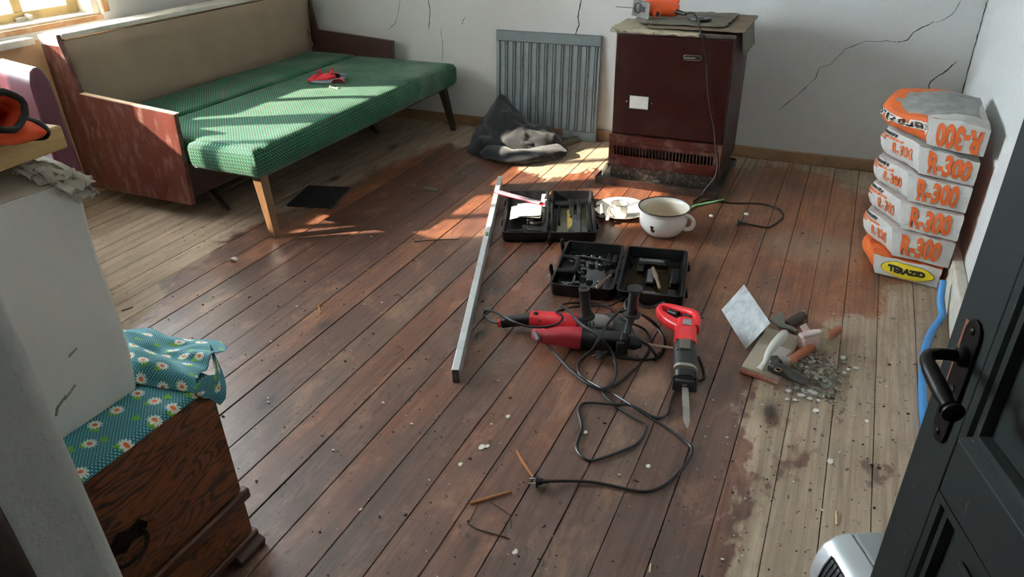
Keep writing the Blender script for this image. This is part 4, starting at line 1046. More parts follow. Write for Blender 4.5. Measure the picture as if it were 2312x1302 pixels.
k2 = thing('tool_case', 'open black rotary hammer case with wet knobbly base, in front beside the red tools', 'tool case', (-.6535, 2.2735, 0), R(10.3))
shell(k2, -.252, -.005, 0, .395, .055, 'base'); shell(k2, .005, .256, 0, .395, .055, 'lid')
for y in (.05, .17, .29): MB().tube([(0, y, .049), (0, y+.06, .049)], .0046, 8).o('hinge', M_case, k2, local=True)
for y, s in ((.10, 1), (.33, 1)):
    MB().tube([(-.256, y, .03), (-.262, y-.01, .075), (-.262, y-.012, .095)], [.008, .009, .006], 8).box((-.258, y, .03), (.008, .035, .03)).o('latch', M_case, k2, local=True, bevel=.002)
for y in (.08, .30): latch(k2, .2575, y, 1, .03)
MB().tube([(-.242, .13, .046), (-.19, .135, .046), (-.175, .16, .046), (-.175, .22, .046), (-.19, .25, .046), (-.242, .255, .046)], .011, 10, smooth=4).o('handle', M_case, k2, local=True)
MB().bb(-.243, -.186, .137, .249, .011, .030).o('handle_well', M_case, k2, local=True, bevel=.004)
nub = [(-.165, .325), (-.128, .33), (-.092, .325), (-.06, .332), (-.165, .272), (-.125, .262), (-.085, .258), (-.05, .262), (-.162, .235), (-.15, .205), (-.155, .175), (-.145, .14), (-.115, .125), (-.07, .115), (-.205, .07), (-.18, .045), (-.14, .055), (-.12, .05), (-.16, .09), (-.055, .042), (-.20, .31)]
for x, y in nub:
    MB().lathe([(.015, 0), (.014, .012), (.009, .017), (0, .018)], 12, Matrix.Translation((x+RND.uniform(-.003, .003), y, .010)) @ Matrix.Diagonal((1, .8, 1, 1))).o('knob', M_wet, k2, local=True)
MB().grid(lambda u, v: V(-.222+.19*u, .025+.335*v, .0115+.0006*nz(u*5, v*5)), 6, 6).o('puddle', mat('dark water', '#101316', .06, coat=.5), k2, local=True)
blocks(k2, [(-.032, .30, .010, .022, .06, .030), (-.065, .30, .010, .010, .12, .020), (-.03, .20, .010, .030, .03, .022)], M_caseIn, 'divider')
blocks(k2, [(.125, .315, .010, .12, .05, .026), (.075, .275, .010, .03, .09, .020), (.12, .20, .010, .035, .12, .016), (.11, .05, .010, .12, .025, .022), (.215, .20, .010, .035, .12, .028), (.21, .06, .010, .03, .07, .024), (.03, .32, .010, .012, .03, .026)], M_caseIn, 'moulded_rib')
blocks(k2, [(.115, .31, .0365, .10, .022, .002), (.12, .20, .0265, .024, .11, .002), (.10, .05, .0325, .10, .018, .002)], mat('dust film', '#4d4f4f', .7, var=.3, vs=60), 'dusty_top')
MB().grid(lambda u, v: V(.03+.20*u, .03+.33*v, .0115), 2, 2).o('puddle', mat('brown water', '#1f1a0c', .08, coat=.5), k2, local=True)
M2 = Matrix.Translation((-.6535, 2.2735, 0)) @ Matrix.Rotation(R(10.3), 4, 'Z')
M_steel = mat('worn steel', '#5d564f', .42, .8, var=.2, vs=30); M_steelb = mat('brownish steel', '#7d6a58', .45, .6, var=.2, vs=30)
def bit(label, p, q, r0, name, m, cat):
    p, q = V(*p), V(*q); d = (q-p); P = [p, p+d*.08, p+d*.45, p+d*.62, p+d*.97, q]
    tag(MB().tube(P, [r0*.9, r0, r0, r0*1.5, r0*1.1, r0*.2], 8).o(name, m, loc=p), label, cat)
bit('flat chisel bit leaning over the front edge in the left half of the hammer case', M2 @ V(-.03, .15, .04), M2 @ V(-.067, -.004, .062), .0062, 'chisel_bit', M_steelb, 'chisel')
bit('pointed chisel bit lying in the lid half of the hammer case', M2 @ V(.165, .075, .040), M2 @ V(.125, .235, .046), .0068, 'chisel_bit', M_steelb, 'chisel')
def drill(name, label, p, q, r, shank=.3, m=None):
    p, q = V(*p), V(*q); d = (q-p); L = d.length; d.normalize(); x = d.orthogonal().normalized(); y = d.cross(x); rr = []
    n = 40
    for i in range(n+1):
        t = i/n; c = p+d*L*t; tw = t*26; ring = []
        for k in range(12):
            a = 2*math.pi*k/12
            f = 1 if t < shank else (.78+.30*abs(math.cos(a))**.7)
            if t > .97: f *= (1-t)/.03*.8+.1
            ring.append(c+r*f*(math.cos(a+tw*(t > shank))*x+math.sin(a+tw*(t > shank))*y))
        rr.append(ring)
    return MB().rings(rr)
tag(drill('d', '', M2 @ V(-.20, .295, .036), M2 @ V(-.045, .278, .036), .0035).o('drill_bit', M_steel, loc=M2 @ V(-.2, .295, .036)), 'thin masonry drill bit laid across the rear of the hammer case base', 'drill bit')

# ================================================================ ANGLE GRINDER
M_red = mat('red tool plastic', '#c4202a', .38, var=.08, vs=8, dirt='#7d4a44', dirt_amt=.3, ds=20)
M_redD = mat('dusty red plastic', '#a82a36', .48, var=.1, vs=8, dirt='#b08a88', dirt_amt=.3, ds=14)
M_redB = mat('bright red plastic', '#d92a30', .36, var=.06, vs=8)
M_blk = mat('black tool rubber', '#111213', .5, var=.2, vs=14, dirt='#5a5650', dirt_amt=.45, ds=18)
M_blk2 = mat('dusty dark plastic', '#22211f', .5, var=.25, vs=12, dirt='#7a7366', dirt_amt=.6, ds=12)
M_mag = mat('magnesium head', '#a09e99', .4, .5, var=.12, vs=14, dirt='#4a4742', dirt_amt=.5, ds=22)
M_cord = mat('black cord', '#0c0d0f', .4, var=.1); M_cordG = mat('dark grey cord', '#1d2124', .42, var=.1)
def cord(par, pts, r=.0042, m=None, name='power_cord', k=7):
    return MB().tube(pts, r, 8, smooth=k).o(name, m or M_cord, par)
def plug(par, p, d, m=None):
    """schuko plug: p = cord end, d = pointing direction of the pins"""
    d = V(*d).normalized(); z = V(0, 0, 1); y = z.cross(d); M = Matrix((( *d, ), ( *y, ), ( *z, ))).transposed().to_4x4(); M.translation = V(*p)
    Rz = M @ Matrix.Rotation(R(90), 4, 'Y')
    b = MB().lathe([(.0055, -.006), (.006, .008), (.009, .010), (.0095, .020), (.012, .023), (.018, .0235), (.018, .028), (.014, .029), (0, .029)], 20, Rz)
    b.o('plug', M_cord, par)
    for s in (-.0085, .0085): MB().tube([M @ V(.028, s, 0), M @ V(.047, s, 0)], .0023, 8).o('pin', M_chrome, par)
gr = thing('angle_grinder', 'red and black angle grinder with grey gear head and upright side handle', 'grinder', (-.80, 1.98, 0))
g0, g1, g2, g3, g4 = V(-.968, 1.941, .028), V(-.93, 1.96, .036), V(-.868, 1.985, .044), V(-.70, 2.012, .046), V(-.655, 2.02, .046)
MB().loft([(g0, .015, .018), (g0.lerp(g1, .5), .016, .020), (g1, .017, .021), (g1.lerp(g2, .6), .019, .022), (g2, .022, .025)], e=2.6, smooth=3).o('rear_handle', M_blk, gr)
MB().loft([(g0+V(-.012, -.005, -.001), .010, .014), (g0+V(-.002, -.001, 0), .013, .016)], e=2.6).o('collar', M_red, gr)
MB().loft([(g2+V(-.004, 0, 0), .024, .028), (g2.lerp(g3, .2), .029, .032), (g2.lerp(g3, .36), .029, .032), (g2.lerp(g3, .4), .031, .034), (g2.lerp(g3, .75), .031, .034), (g2.lerp(g3, .85), .034, .037), (g3, .034, .036)], e=2.7).o('motor_housing', M_red, gr)
sw = g2.lerp(g3, .12)+V(-.002, -.008, .030)
MB().box(sw, (.018, .016, .006), (0, .1, .15)).o('switch', M_black, gr, bevel=.003)
for t, z in ((.22, .012), (.6, -.006)): MB().sphere(g2.lerp(g3, t)+V(.003, -.027, z), .004, 8).o('screw', M_black, gr)
MB().loft([(g3+V(.001, 0, 0), .032, .034), (g3+V(.02, .006, 0), .034, .034), (g4+V(.012, .018, 0), .036, .034), (g4+V(.04, .034, -.003), .034, .030), (g4+V(.058, .044, -.006), .020, .018)], e=2.4, smooth=3).o('gear_head', M_mag, gr)
for k in range(4): MB().box(g3+V(.026+k*.010, -.026+k*.006, .022), (.003, .012, .010), (.5, 0, .5)).o('vent', M_black, gr)
MB().box(g4+V(.028, -.010, .004), (.02, .014, .014), (0, 0, .5)).o('vent', M_black, gr, bevel=.003)
hb = V(-.672, 2.012, .078); ht = hb+V(-.010, -.006, .118)
MB().tube([hb, hb+(ht-hb)*.06, hb+(ht-hb)*.10, hb+(ht-hb)*.16, hb+(ht-hb)*.24, hb+(ht-hb)*.5, ht], [.020, .030, .030, .024, .019, .018, .019], 22).o('side_handle', M_blk, gr)
MB().lathe([(.0145, 0), (0, 0)], 20, Matrix.Translation(ht+V(0, 0, .0008)) @ Matrix.Rotation(R(-4), 4, 'Y'), cap0=False, cap1=False).o('handle_bore', M_black, gr)
MB().lathe([(.0145, 0), (.0185, 0), (.0185, .003), (.0145, .003)], 22, Matrix.Translation(ht+V(0, 0, .0)) @ Matrix.Rotation(R(-4), 4, 'Y'), False, False).o('handle_lip', mat('handle lip', '#55514b', .5), gr)
gc = V(-.603, 2.062, .020)
MB().lathe([(.010, .022), (.030, .022), (.060, .020), (.066, .014), (.067, -.004), (.064, -.004), (.063, .012), (.05, .016), (.01, .018)], 36, Matrix.Translation(gc) @ Matrix.Rotation(R(16), 4, 'X')).o('guard', M_blk2, gr)
MB().lathe([(0, 0), (.058, 0), (.058, .003), (0, .003)], 36, Matrix.Translation(gc+V(0, 0, .001)) @ Matrix.Rotation(R(16), 4, 'X')).o('disc', M_blk, gr)
cord(gr, [g0+V(-.012, -.004, 0), (-0.991,1.938,0.026), (-1.024,1.954,0.020), (-1.063,1.992,0.012), (-1.053,1.995,0.030), (-1.002,1.962,0.055), (-0.936,1.907,0.080), (-0.880,1.878,0.088), (-0.830,1.877,0.085), (-0.778,1.888,0.090), (-0.740,1.907,0.100), (-0.734,1.941,0.105), (-0.755,1.972,0.100), (-0.786,2.016,0.075), (-0.798,2.108,0.030), (-0.771,2.175,0.012), (-0.705,2.213,0.010), (-0.661,2.221,0.012), (-0.625,2.166,0.030), (-0.588,2.104,0.050), (-0.542,2.093,0.045), (-0.505,2.119,0.020), (-0.477,2.108,0.008), (-0.448,2.042,0.008), (-0.451,1.933,0.006), (-0.469,1.850,0.006), (-0.489,1.786,0.006), (-0.516,1.742,0.006), (-0.506,1.717,0.006), (-0.457,1.682,0.006), (-0.397,1.650,0.007), (-0.356,1.632,0.006), (-0.345,1.606,0.006), (-0.350,1.553,0.006), (-0.368,1.517,0.006), (-0.417,1.457,0.006), (-0.448,1.428,0.006), (-0.476,1.431,0.006), (-0.503,1.457,0.006), (-0.514,1.505,0.006), (-0.521,1.550,0.006), (-0.554,1.613,0.006), (-0.556,1.649,0.006), (-0.529,1.665,0.008), (-0.456,1.678,0.014), (-0.409,1.689,0.016), (-0.349,1.678,0.006), (-0.321,1.681,0.006), (-0.305,1.708,0.006), (-0.310,1.774,0.006), (-0.307,1.836,0.006), (-0.291,1.882,0.006), (-0.257,1.902,0.006), (-0.243,1.933,0.006), (-0.261,1.992,0.006), (-0.282,2.037,0.006)], .0042)

# ================================================================ ROTARY HAMMER
rh_ = thing('rotary_hammer', 'dusty red and black rotary hammer with drill bit lying in front of the grinder', 'rotary hammer', (-.62, 1.9, 0))
q0, q1, q2, q3 = V(*(-0.825,1.895,0.050)), V(*(-0.665,1.940,0.040)), V(*(-0.531,1.973,0.040)), V(*(-0.489,1.976,0.042))
MB().loft([(q0, .014, .014), (q0+V(.012, 0, 0), .022, .020), (q0+V(.05, -.004, -.001), .022, .022), (q0.lerp(q1, .55), .027, .029), (q0.lerp(q1, .9), .031, .034), (q1, .031, .034)], e=4.2, n=24).o('red_housing', M_redD, rh_, angle=50)
MB().loft([(q1+V(.001, 0, 0), .030, .033), (q1.lerp(q2, .3), .030, .034), (q1.lerp(q2, .7), .029, .031), (q2, .027, .028)], e=4.0, n=24).o('gear_housing', M_blk, rh_, angle=50)
MB().loft([(q2+V(-.004, 0, 0), .030, .033), (q2+V(.020, .005, 0), .030, .033)], e=6).o('clamp_collar', M_blk2, rh_, bevel=.003)
MB().box(q2+V(.004, -.033, -.004), (.026, .008, .05), (0, 0, .25)).o('clamp_block', M_blk2, rh_, bevel=.003)
MB().tube([q2+V(.021, .006, 0), q2+V(.03, .010, 0), q2.lerp(q3, .9), q3, q3+V(.018, .010, 0), q3+V(.022, .012, 0)], [.021, .022, .021, .020, .015, .009], 22).o('chuck', M_blk2, rh_)
drill('', '', q3+V(.021, .0115, 0), V(*(-0.353,1.992,0.048)), .0056, .12).o('drill_bit', mat('pale bit', '#a08f7a', .45, .5), rh_)
sb = q2+V(.012, .012, .030); s1 = sb+V(.004, .030, .050); s2 = s1+V(.004, .006, .11)
MB().tube([sb, sb+V(0, .012, .02), s1, s1+V(0, 0, .004), s1+V(0, .001, .010), s1+V(0, .002, .014), s1.lerp(s2, .5), s2-V(0, 0, .012), s2-V(0, 0, .009), s2], [.013, .012, .014, .030, .030, .017, .018, .018, .026, .026], 22).o('side_handle', M_blk2, rh_)
MB().box(s1.lerp(s2, .55)+V(.016, -.008, 0), (.004, .006, .05), (0, 0, .3)).o('depth_mark', M_redD, rh_)
MB().tube([q0+V(.016, -.016, .012), q0+V(.030, -.03, .008), q0+V(.038, -.04, .004)], [.010, .009, .007], 12).o('cord_sleeve', mat('grey sleeve', '#5c5c5a', .5), rh_)
cord(rh_, [q0+V(.036, -.037, .005), (-0.778,1.881,0.040), (-0.745,1.869,0.020), (-0.689,1.826,0.012), (-0.623,1.776,0.012), (-0.567,1.744,0.012), (-0.519,1.740,0.012), (-0.502,1.778,0.013), (-0.506,1.836,0.014), (-0.527,1.888,0.018), (-0.550,1.903,0.050), (-0.569,1.871,0.100), (-0.602,1.879,0.118), (-0.657,1.912,0.116), (-0.690,1.942,0.115), (-0.721,1.984,0.105), (-0.765,2.037,0.090)], .0052, M_cordG)
cord(rh_, [(-0.765,2.037,0.090), (-0.796,2.092,0.060), (-0.797,2.200,0.008), (-0.721,2.235,0.008), (-0.665,2.233,0.008), (-0.635,2.252,0.020), (-0.614,2.278,0.030), (-0.592,2.263,0.020), (-0.563,2.032,0.120), (-0.571,1.930,0.128), (-0.573,1.829,0.118), (-0.601,1.855,0.060), (-0.633,1.880,0.012), (-0.638,1.838,0.006), (-0.614,1.789,0.006), (-0.573,1.766,0.006), (-0.522,1.733,0.018), (-0.480,1.727,0.012), (-0.407,1.679,0.024), (-0.358,1.666,0.012), (-0.297,1.646,0.006), (-0.223,1.603,0.006), (-0.205,1.579,0.006), (-0.204,1.545,0.006), (-0.219,1.470,0.006), (-0.242,1.416,0.006), (-0.269,1.383,0.006), (-0.300,1.368,0.006), (-0.346,1.362,0.006), (-0.417,1.352,0.006), (-0.476,1.326,0.010), (-0.527,1.297,0.016)], .0042)
pd = V(*(-0.571,1.278,0.018))-V(*(-0.526,1.295,0.018)); pd.z = 0
plug(rh_, (-0.528,1.294,0.018), pd)

# ================================================================ RECIPROCATING SAW
rs = thing('reciprocating_saw', 'bright red reciprocating saw with looped handle and blade pointing to the camera', 'saw', (-.31, 1.95, 0))
b0, b1, b2, b3 = V(-.352, 2.128, .060), V(-.338, 2.055, .058), V(-.322, 1.985, .056), V(-.296, 1.868, .050)
MB().loft([(b0, .030, .036), (b0.lerp(b1, .15), .036, .042), (b1, .037, .043), (b2+V(0, .004, 0), .037, .042)], e=3.4, n=24, up=(0, 0, 1)).o('motor_housing', M_redB, rs, angle=50)
MB().box(b1+V(-.003, .028, .0445), (.030, .036, .002), (0, 0, R(10))).o('rating_plate', mat('rating plate', '#8d8d8b', .45, var=.4, vs=90), rs, bevel=.0005)
MB().loft([(b2, .038, .043), (b2.lerp(b3, .3), .039, .042), (b2.lerp(b3, .6), .035, .037), (b3, .034, .034)], e=3.0, n=24).o('gear_housing', M_blk2, rs, angle=50)
MB().box(b2.lerp(b3, .22)+V(-.003, 0, .0425), (.036, .055, .004), (0, 0, R(12))).o('top_plate', mat('tan plate', '#5c564a', .55, var=.2), rs, bevel=.003)
for (u, x, z) in ((.03, -.028, .036), (.03, .026, .036), (.48, -.026, .034), (.62, .026, .028), (.97, -.022, .03), (.97, .022, .03)): MB().sphere(b2.lerp(b3, u)+V(x, 0, z), .004, 8).o('screw', M_black, rs)
MB().loft([(b3+V(.0, .004, 0), .037, .037), (b3+V(.003, -.012, 0), .038, .038)], e=3.2, n=24).o('nose_ring', mat('dusty edge', '#8a857b', .6, var=.2), rs)
MB().loft([(b3+V(.003, -.0125, .0), .034, .034), (b3+V(.008, -.032, -.006), .033, .030)], e=3.2, n=24).o('nose', M_black, rs)
sh0 = b3+V(.012, -.045, -.006)
MB().box(sh0, (.076, .010, .050), (R(-20), 0, R(12))).box(sh0+V(.001, -.008, .012), (.06, .014, .012), (0, 0, R(12))).o('shoe', M_blk, rs, bevel=.004)
MB().tube([b3+V(.004, -.016, .004), sh0+V(.002, -.012, .004)], .008, 10).o('plunger', M_mag, rs)
bt, be = sh0+V(.003, -.010, -.008), V(-.236, 1.645, .022)
dv = (be-bt).normalized(); bw = MB(); top, botm = [], []
xx = V(0, 0, 1).cross(dv).normalized(); nt_ = 26
for k in range(nt_*2+1):
    t = k/(nt_*2); c = bt.lerp(be, t); wd = .0105*(1 if t < .85 else 1-(t-.85)/.15*.7)
    top.append(c+xx*wd); botm.append(c-xx*(wd-(.003 if k % 2 else 0)))
vs = [bw.b.verts.new(p) for p in top+botm[::-1]]; bw.b.faces.new(vs)
bw.o('blade', mat('saw blade steel', '#8f8a82', .5, .3, var=.2, vs=30), rs, solid=.0014, smooth=False)
MB().grid(lambda u, v: bt.lerp(be, .52+.36*u)+xx*(.009-.012*v)+V(0, 0, .0009), 4, 2).o('blade_print', M_black, rs)
hs = [(-0.364,2.086,0.075), (-0.412,2.117,0.070), (-0.454,2.165,0.065), (-0.456,2.199,0.066), (-0.431,2.206,0.068), (-0.380,2.190,0.074), (-0.336,2.169,0.080), (-0.317,2.130,0.080), (-0.313,2.094,0.072)]
MB().loft([(hs[0], .022, .020), (hs[1], .019, .021), (hs[2], .013, .018), (hs[3], .010, .016), (hs[4], .011, .016), (hs[5], .013, .018), (hs[6], .014, .020), (hs[7], .013, .022), (hs[8], .013, .024)], e=2.8, smooth=4, n=18).o('handle', M_redB, rs)
MB().loft([((-0.425,2.185,0.066), .012, .010), ((-0.390,2.167,0.072), .013, .011)], e=3).o('grip_insert', M_blk, rs)
MB().box((-0.352,2.146,0.082), (.034, .012, .02), (0, 0, -.25)).o('trigger', M_blk, rs, bevel=.004)
cord(rs, [(-0.454,2.196,0.070), (-0.448,2.211,0.070), (-0.464,2.274,0.045), (-0.479,2.266,0.040), (-0.500,2.230,0.040), (-0.520,2.193,0.060), (-0.542,2.158,0.100), (-0.555,2.120,0.125), (-0.561,2.094,0.120), (-0.549,2.065,0.105), (-0.524,2.023,0.090), (-0.493,1.982,0.080), (-0.463,1.956,0.075), (-0.434,1.961,0.055), (-0.410,1.974,0.012), (-0.412,1.960,0.008), (-0.413,1.996,0.006), (-0.402,2.029,0.006), (-0.416,2.100,0.006), (-0.464,2.152,0.020), (-0.508,2.136,0.060), (-0.536,2.056,0.115), (-0.555,2.015,0.130)], .0050, M_cordG)
cord(rs, [(-0.498,2.076,0.100), (-0.474,2.132,0.050), (-0.441,2.138,0.012), (-0.407,2.068,0.008), (-0.400,1.999,0.008), (-0.422,1.964,0.006), (-0.465,1.944,0.006), (-0.523,1.933,0.006), (-0.556,1.927,0.012), (-0.567,1.913,0.025)], .0045)
plug(rs, (-0.570,1.913,0.026), (-.6, -.8, -.1))
for o in list(C.objects):
    if o.name == 'plug': pass

# ================================================================ CHAMBER POT, PLATE, CUP
def enamel_in():
    n = NT('stained enamel'); P = n.coord('Object'); s = n.n('SeparateXYZ'); n.l(P, s.inputs[0])
    f = n.math('ADD', s.outputs[2], n.math('MULTIPLY', n.noise(P, 40, 4), .03))
    c = n.ramp(f, [(.018, lin('#9a6a30')), (.035, lin('#c9b493')), (.09, lin('#cfc4ae')), (.13, lin('#e0dcd0'))])
    return n.set(Base_Color=c, Roughness=.25)
M_en = mat('white enamel', '#e6e4de', .18, var=.02, coat=.4); M_enin = enamel_in(); M_navy = mat('dark rim', '#1a1b22', .3)
po = thing('chamber_pot', 'white enamel pot with black rim, side handle and two chipped spots', 'pot', (-.643, 2.962, 0))
L = lambda pr, nm, m, **k: MB().lathe(pr, 48, None, False, False).o(nm, m, po, local=True, **k)
MB().lathe([(0, .001), (.066, .001), (.074, .004), (.092, .022), (.105, .050), (.1075, .075), (.104, .100), (.1035, .112), (.110, .122), (.1135, .126)], 48, None, False, False).o('pot_body', M_en, po, local=True)
MB().lathe([(.1125, .1262), (.1085, .122), (.1015, .112), (.102, .100), (.1055, .075), (.103, .050), (.090, .024), (.072, .007), (0, .006)], 48, None, False, False).o('pot_inside', M_enin, po, local=True)
MB().tube([(.1135*math.cos(2*math.pi*i/48), .1135*math.sin(2*math.pi*i/48), .1265) for i in range(49)], .0028, 8, caps=False).o('rim', M_navy, po, local=True)
ha = R(-14); hdv = V(math.cos(ha), math.sin(ha), 0)
MB().loft([(hdv*.1035+V(0, 0, .108), .010, .003), (hdv*.122+V(0, 0, .109), .010, .003), (hdv*.140+V(0, 0, .098), .010, .003), (hdv*.146+V(0, 0, .078), .010, .003), (hdv*.136+V(0, 0, .056), .010, .003), (hdv*.118+V(0, 0, .046), .010, .003), (hdv*.103+V(0, 0, .044), .010, .003)], up=hdv.cross(V(0, 0, 1)), smooth=5, e=2.5).o('handle', M_en, po, local=True)
def chip(dx, z, s):
    a0 = R(-102)+dx
    def f(u, v):
        t = 2*math.pi*u; rr_ = s*v*(1+.15*math.sin(3*t)); a = a0+rr_*math.cos(t)/.105; zz = z+rr_*math.sin(t)
        rad = lerps([.092, .105, .1075, .104], min(1, max(0, (zz-.022)/.078)))+.0012
        return V(rad*math.cos(a), rad*math.sin(a), zz)
    MB().grid(f, 14, 3).o('chip', M_black, po, local=True)
chip(-.02, .062, .0085); chip(.015, .046, .0095)
def sd(p, s): return p
pt_ = V(*(-0.892,3.105,0.000))+V(.012, 0, 0)
pla = thing('plate', 'wide white enamel dish between the rear case and the pot', 'plate', pt_)
MB().lathe([(0, .004), (.085, .004), (.095, .008), (.128, .026), (.132, .027), (.132, .025), (.098, .005), (.088, .001), (0, .001)], 48, None, False, False).o('dish', M_en, pla, local=True, angle=60)
cup_c = V(*(-0.872,3.047,0.006)); cup_c.z = .0048
cu_ = thing('mug', 'small white enamel mug with black rim standing on the white dish', 'mug', cup_c)
MB().lathe([(0, 0), (.032, 0), (.036, .003), (.038, .03), (.040, .068), (.0385, .068), (.0365, .03), (.034, .005), (0, .004)], 36, None, False, False).o('mug_body', M_en, cu_, local=True, angle=60)
MB().tube([(.0395*math.cos(2*math.pi*i/36), .0395*math.sin(2*math.pi*i/36), .0685) for i in range(37)], .0014, 6, caps=False).o('rim', M_navy, cu_, local=True)
hv = V(math.cos(R(-128)), math.sin(R(-128)), 0)
MB().loft([(hv*.038+V(0, 0, .060), .007, .002), (hv*.055+V(0, 0, .058), .007, .002), (hv*.064+V(0, 0, .042), .007, .002), (hv*.058+V(0, 0, .024), .007, .002), (hv*.045+V(0, 0, .012), .007, .002), (hv*.037+V(0, 0, .014), .006, .002)], up=hv.cross(V(0, 0, 1)), smooth=4, e=2.5).o('handle', M_en, cu_, local=True)
sp = thing('scraper', 'grey gripped little scraper resting on the left rim of the white dish', 'scraper', (-0.939,3.006,0.030))
MB().tube([(-0.951,3.016,0.065), (-0.941,2.996,0.045), (-0.931,2.973,0.036)], [.009, .011, .010], 12).o('grip', mat('grey grip', '#6d6f70', .6, bump=.4, bs=120), sp)
MB().loft([((-0.956,2.945,0.034), .010, .006), ((-0.933,2.949,0.034), .014, .008), ((-0.912,2.957,0.034), .010, .007)], e=2.5).o('scraper_head', M_black, sp)
MB().tube([(-0.978,3.001,0.062), (-0.952,3.013,0.064)], .004, 8).o('rod', M_blk, sp)
MB().box((-0.901,2.955,0.030), (.016, .030, .012), (.2, 0, .3)).o('clip', M_en, sp, bevel=.003)
st2 = MB(); st2.loft([((-0.587,3.263,0.006), .005, .002), ((-0.568,3.312,0.006), .008, .0025), ((-0.475,3.409,0.006), .007, .0025), ((-0.454,3.436,0.006), .004, .002)], e=5)
tag(st2.o('folding_rule', mat('pale green strip', '#7fb87a', .35, var=.1), loc=(-0.516,3.374,0.004)), 'pale green plastic strip lying behind the enamel pot', 'strip')

# ================================================================ JIGSAW ON THE STOVE
M_or = mat('orange tool plastic', '#d9541e', .4, var=.08, vs=9, dirt='#6d3a22', dirt_amt=.3, ds=20)
zj = .8095
jg = thing('jigsaw', 'orange jigsaw with steel base plate lying on the newspapers on the stove', 'jigsaw', (-.93, 3.67, zj))
j0 = V(-.965, 3.6200, zj+.045)
ax = V(.95, .06, -.02).normalized(); ay = V(0, 0, 1); an = V(-.55, -.83, .08).normalized()
pv = V(.82, -.56, -.06).normalized()     # long side of the base plate
up_ = V(.02, .05, 1).normalized()
pc_ = V(-.985, 3.6200, zj+.042)
MB().rings([[pc_+pv*a+up_*b+an*c for a, b in ((-.062, -.033), (.062, -.040), (.062, .036), (-.062, .040))] for c in (-.0015, .0015)]).o('base_plate', M_chrome, jg, bevel=.001, smooth=False)
for (a, b, w1, h1) in ((0, .037, .124, .006), (0, -.037, .124, .006)): MB().rings([[pc_+pv*(a+x*w1/2)+up_*(b+y*h1/2)+an*c for x, y in ((-1, -1), (1, -1), (1, 1), (-1, 1))] for c in (.0016, .006)]).o('plate_lip', M_chrome, jg, bevel=.001)
MB().tube([pc_+pv*(.025*math.cos(2*math.pi*i/16)-.02)+up_*.022*math.sin(2*math.pi*i/16)+an*.003 for i in range(17)], .002, 6).o('plate_slot', M_black, jg)
MB().rings([[pc_+pv*(.01+x*.022)+up_*(y*.012)+an*c for x, y in ((-1, -1), (1, -1), (1, 1), (-1, 1))] for c in (.0016, .004)]).o('guide', M_black, jg, bevel=.001)
MB().tube([pc_+an*.002, pc_+an*.05+pv*-.03, pc_+an*.11+pv*-.06], .0016, 6).o('blade', M_steel, jg)
MB().loft([(V(-.972, 3.6370, zj+.045), .030, .034), (V(-.935, 3.6550, zj+.046), .038, .040), (V(-.885, 3.6700, zj+.042), .042, .038), (V(-.845, 3.6770, zj+.036), .038, .034), (V(-.815, 3.6800, zj+.032), .026, .024)], e=2.6, smooth=4).o('motor_housing', M_or, jg)
MB().loft([(V(-.90, 3.6850, zj+.062), .014, .016), (V(-.865, 3.7000, zj+.070), .016, .016), (V(-.825, 3.7000, zj+.058), .016, .018)], e=2.4, smooth=3).o('handle', M_or, jg)
MB().tube([V(-.915, 3.6550, zj+.030), V(-.905, 3.6150, zj+.026), V(-.90, 3.6010, zj+.024)], [.024, .019, .018], 18).o('dust_port', M_or, jg)
MB().lathe([(.013, 0), (0, 0)], 16, Matrix.Translation((-.8993, 3.5995, zj+.0238)) @ Matrix.Rotation(R(90), 4, 'X'), False, False).o('port_bore', M_dark, jg)
MB().tube([V(-.82, 3.6550, zj+.03), V(-.79, 3.6350, zj+.028), V(-.765, 3.6200, zj+.026)], [.011, .010, .007], 10).o('cord_sleeve', M_black, jg)
cord(jg, [V(-.77, 3.622, zj+.026), V(-.74, 3.605, zj+.036), V(-.715, 3.575, zj+.034), V(-.69, 3.54, zj+.016), V(-.668, 3.475, .812), (-0.649,3.452,0.773), (-0.619,3.455,0.676), (-0.600,3.455,0.557), (-0.576,3.455,0.454), (-0.544,3.448,0.353), (-0.526,3.448,0.267), (-0.505,3.448,0.180), (-0.509,3.430,0.117), (-.545, 3.41, .055), (-.56, 3.39, .02), (-.585, 3.36, .006), (-.565, 3.325, .005), (-0.521,3.400,0.005), (-0.414,3.408,0.004), (-0.274,3.452,0.004), (-0.190,3.414,0.004), (-0.161,3.336,0.004), (-0.175,3.265,0.004), (-0.192,3.215,0.004), (-0.217,3.179,0.004), (-0.275,3.177,0.006), (-0.311,3.170,0.012)], .0040)
plug(jg, (-0.313,3.154,0.018), (-1, -.1, 0))

# ================================================================ PLASTERING TOOLS
M_trowel = mat('plastered steel', '#a3a7a8', .6, .0, var=.30, vs=26, bump=.4, bs=30, dirt='#74797b', dirt_amt=.8, ds=22)
M_plst = mat('dried plaster', '#c9c7c0', .9, var=.06, bump=.4, bs=40); M_pink = mat('pink sponge', '#b9705c', .9, var=.15, vs=20, dirt='#cfc6ba', dirt_amt=.8, ds=20, bump=.4)
M_boardt = mat('crusted float board', '#a89c8a', .85, var=.1, vs=6, dirt='#8a8276', dirt_amt=.5, ds=20, bump=.3)
tw = thing('plaster_trowel', 'steel plastering trowel smeared with white plaster, tilted against the float board', 'trowel', (-.17, 2.25, 0))
T1, T2, T3, T4 = V(-.202, 2.352, .137), V(-.085, 2.178, .105), V(-.146, 2.145, .004), V(-.263, 2.318, .036)
nn = (T2-T1).cross(T4-T1).normalized()
MB().rings([[p+nn*k for p in (T1, T2, T3, T4)] for k in (-.0008, .0008)]).o('blade', M_trowel, tw, smooth=False)
bk_ = -nn if nn.y < 0 else nn
mc = (T1+T2+T3+T4)/4; lx = (T2-T1).normalized()
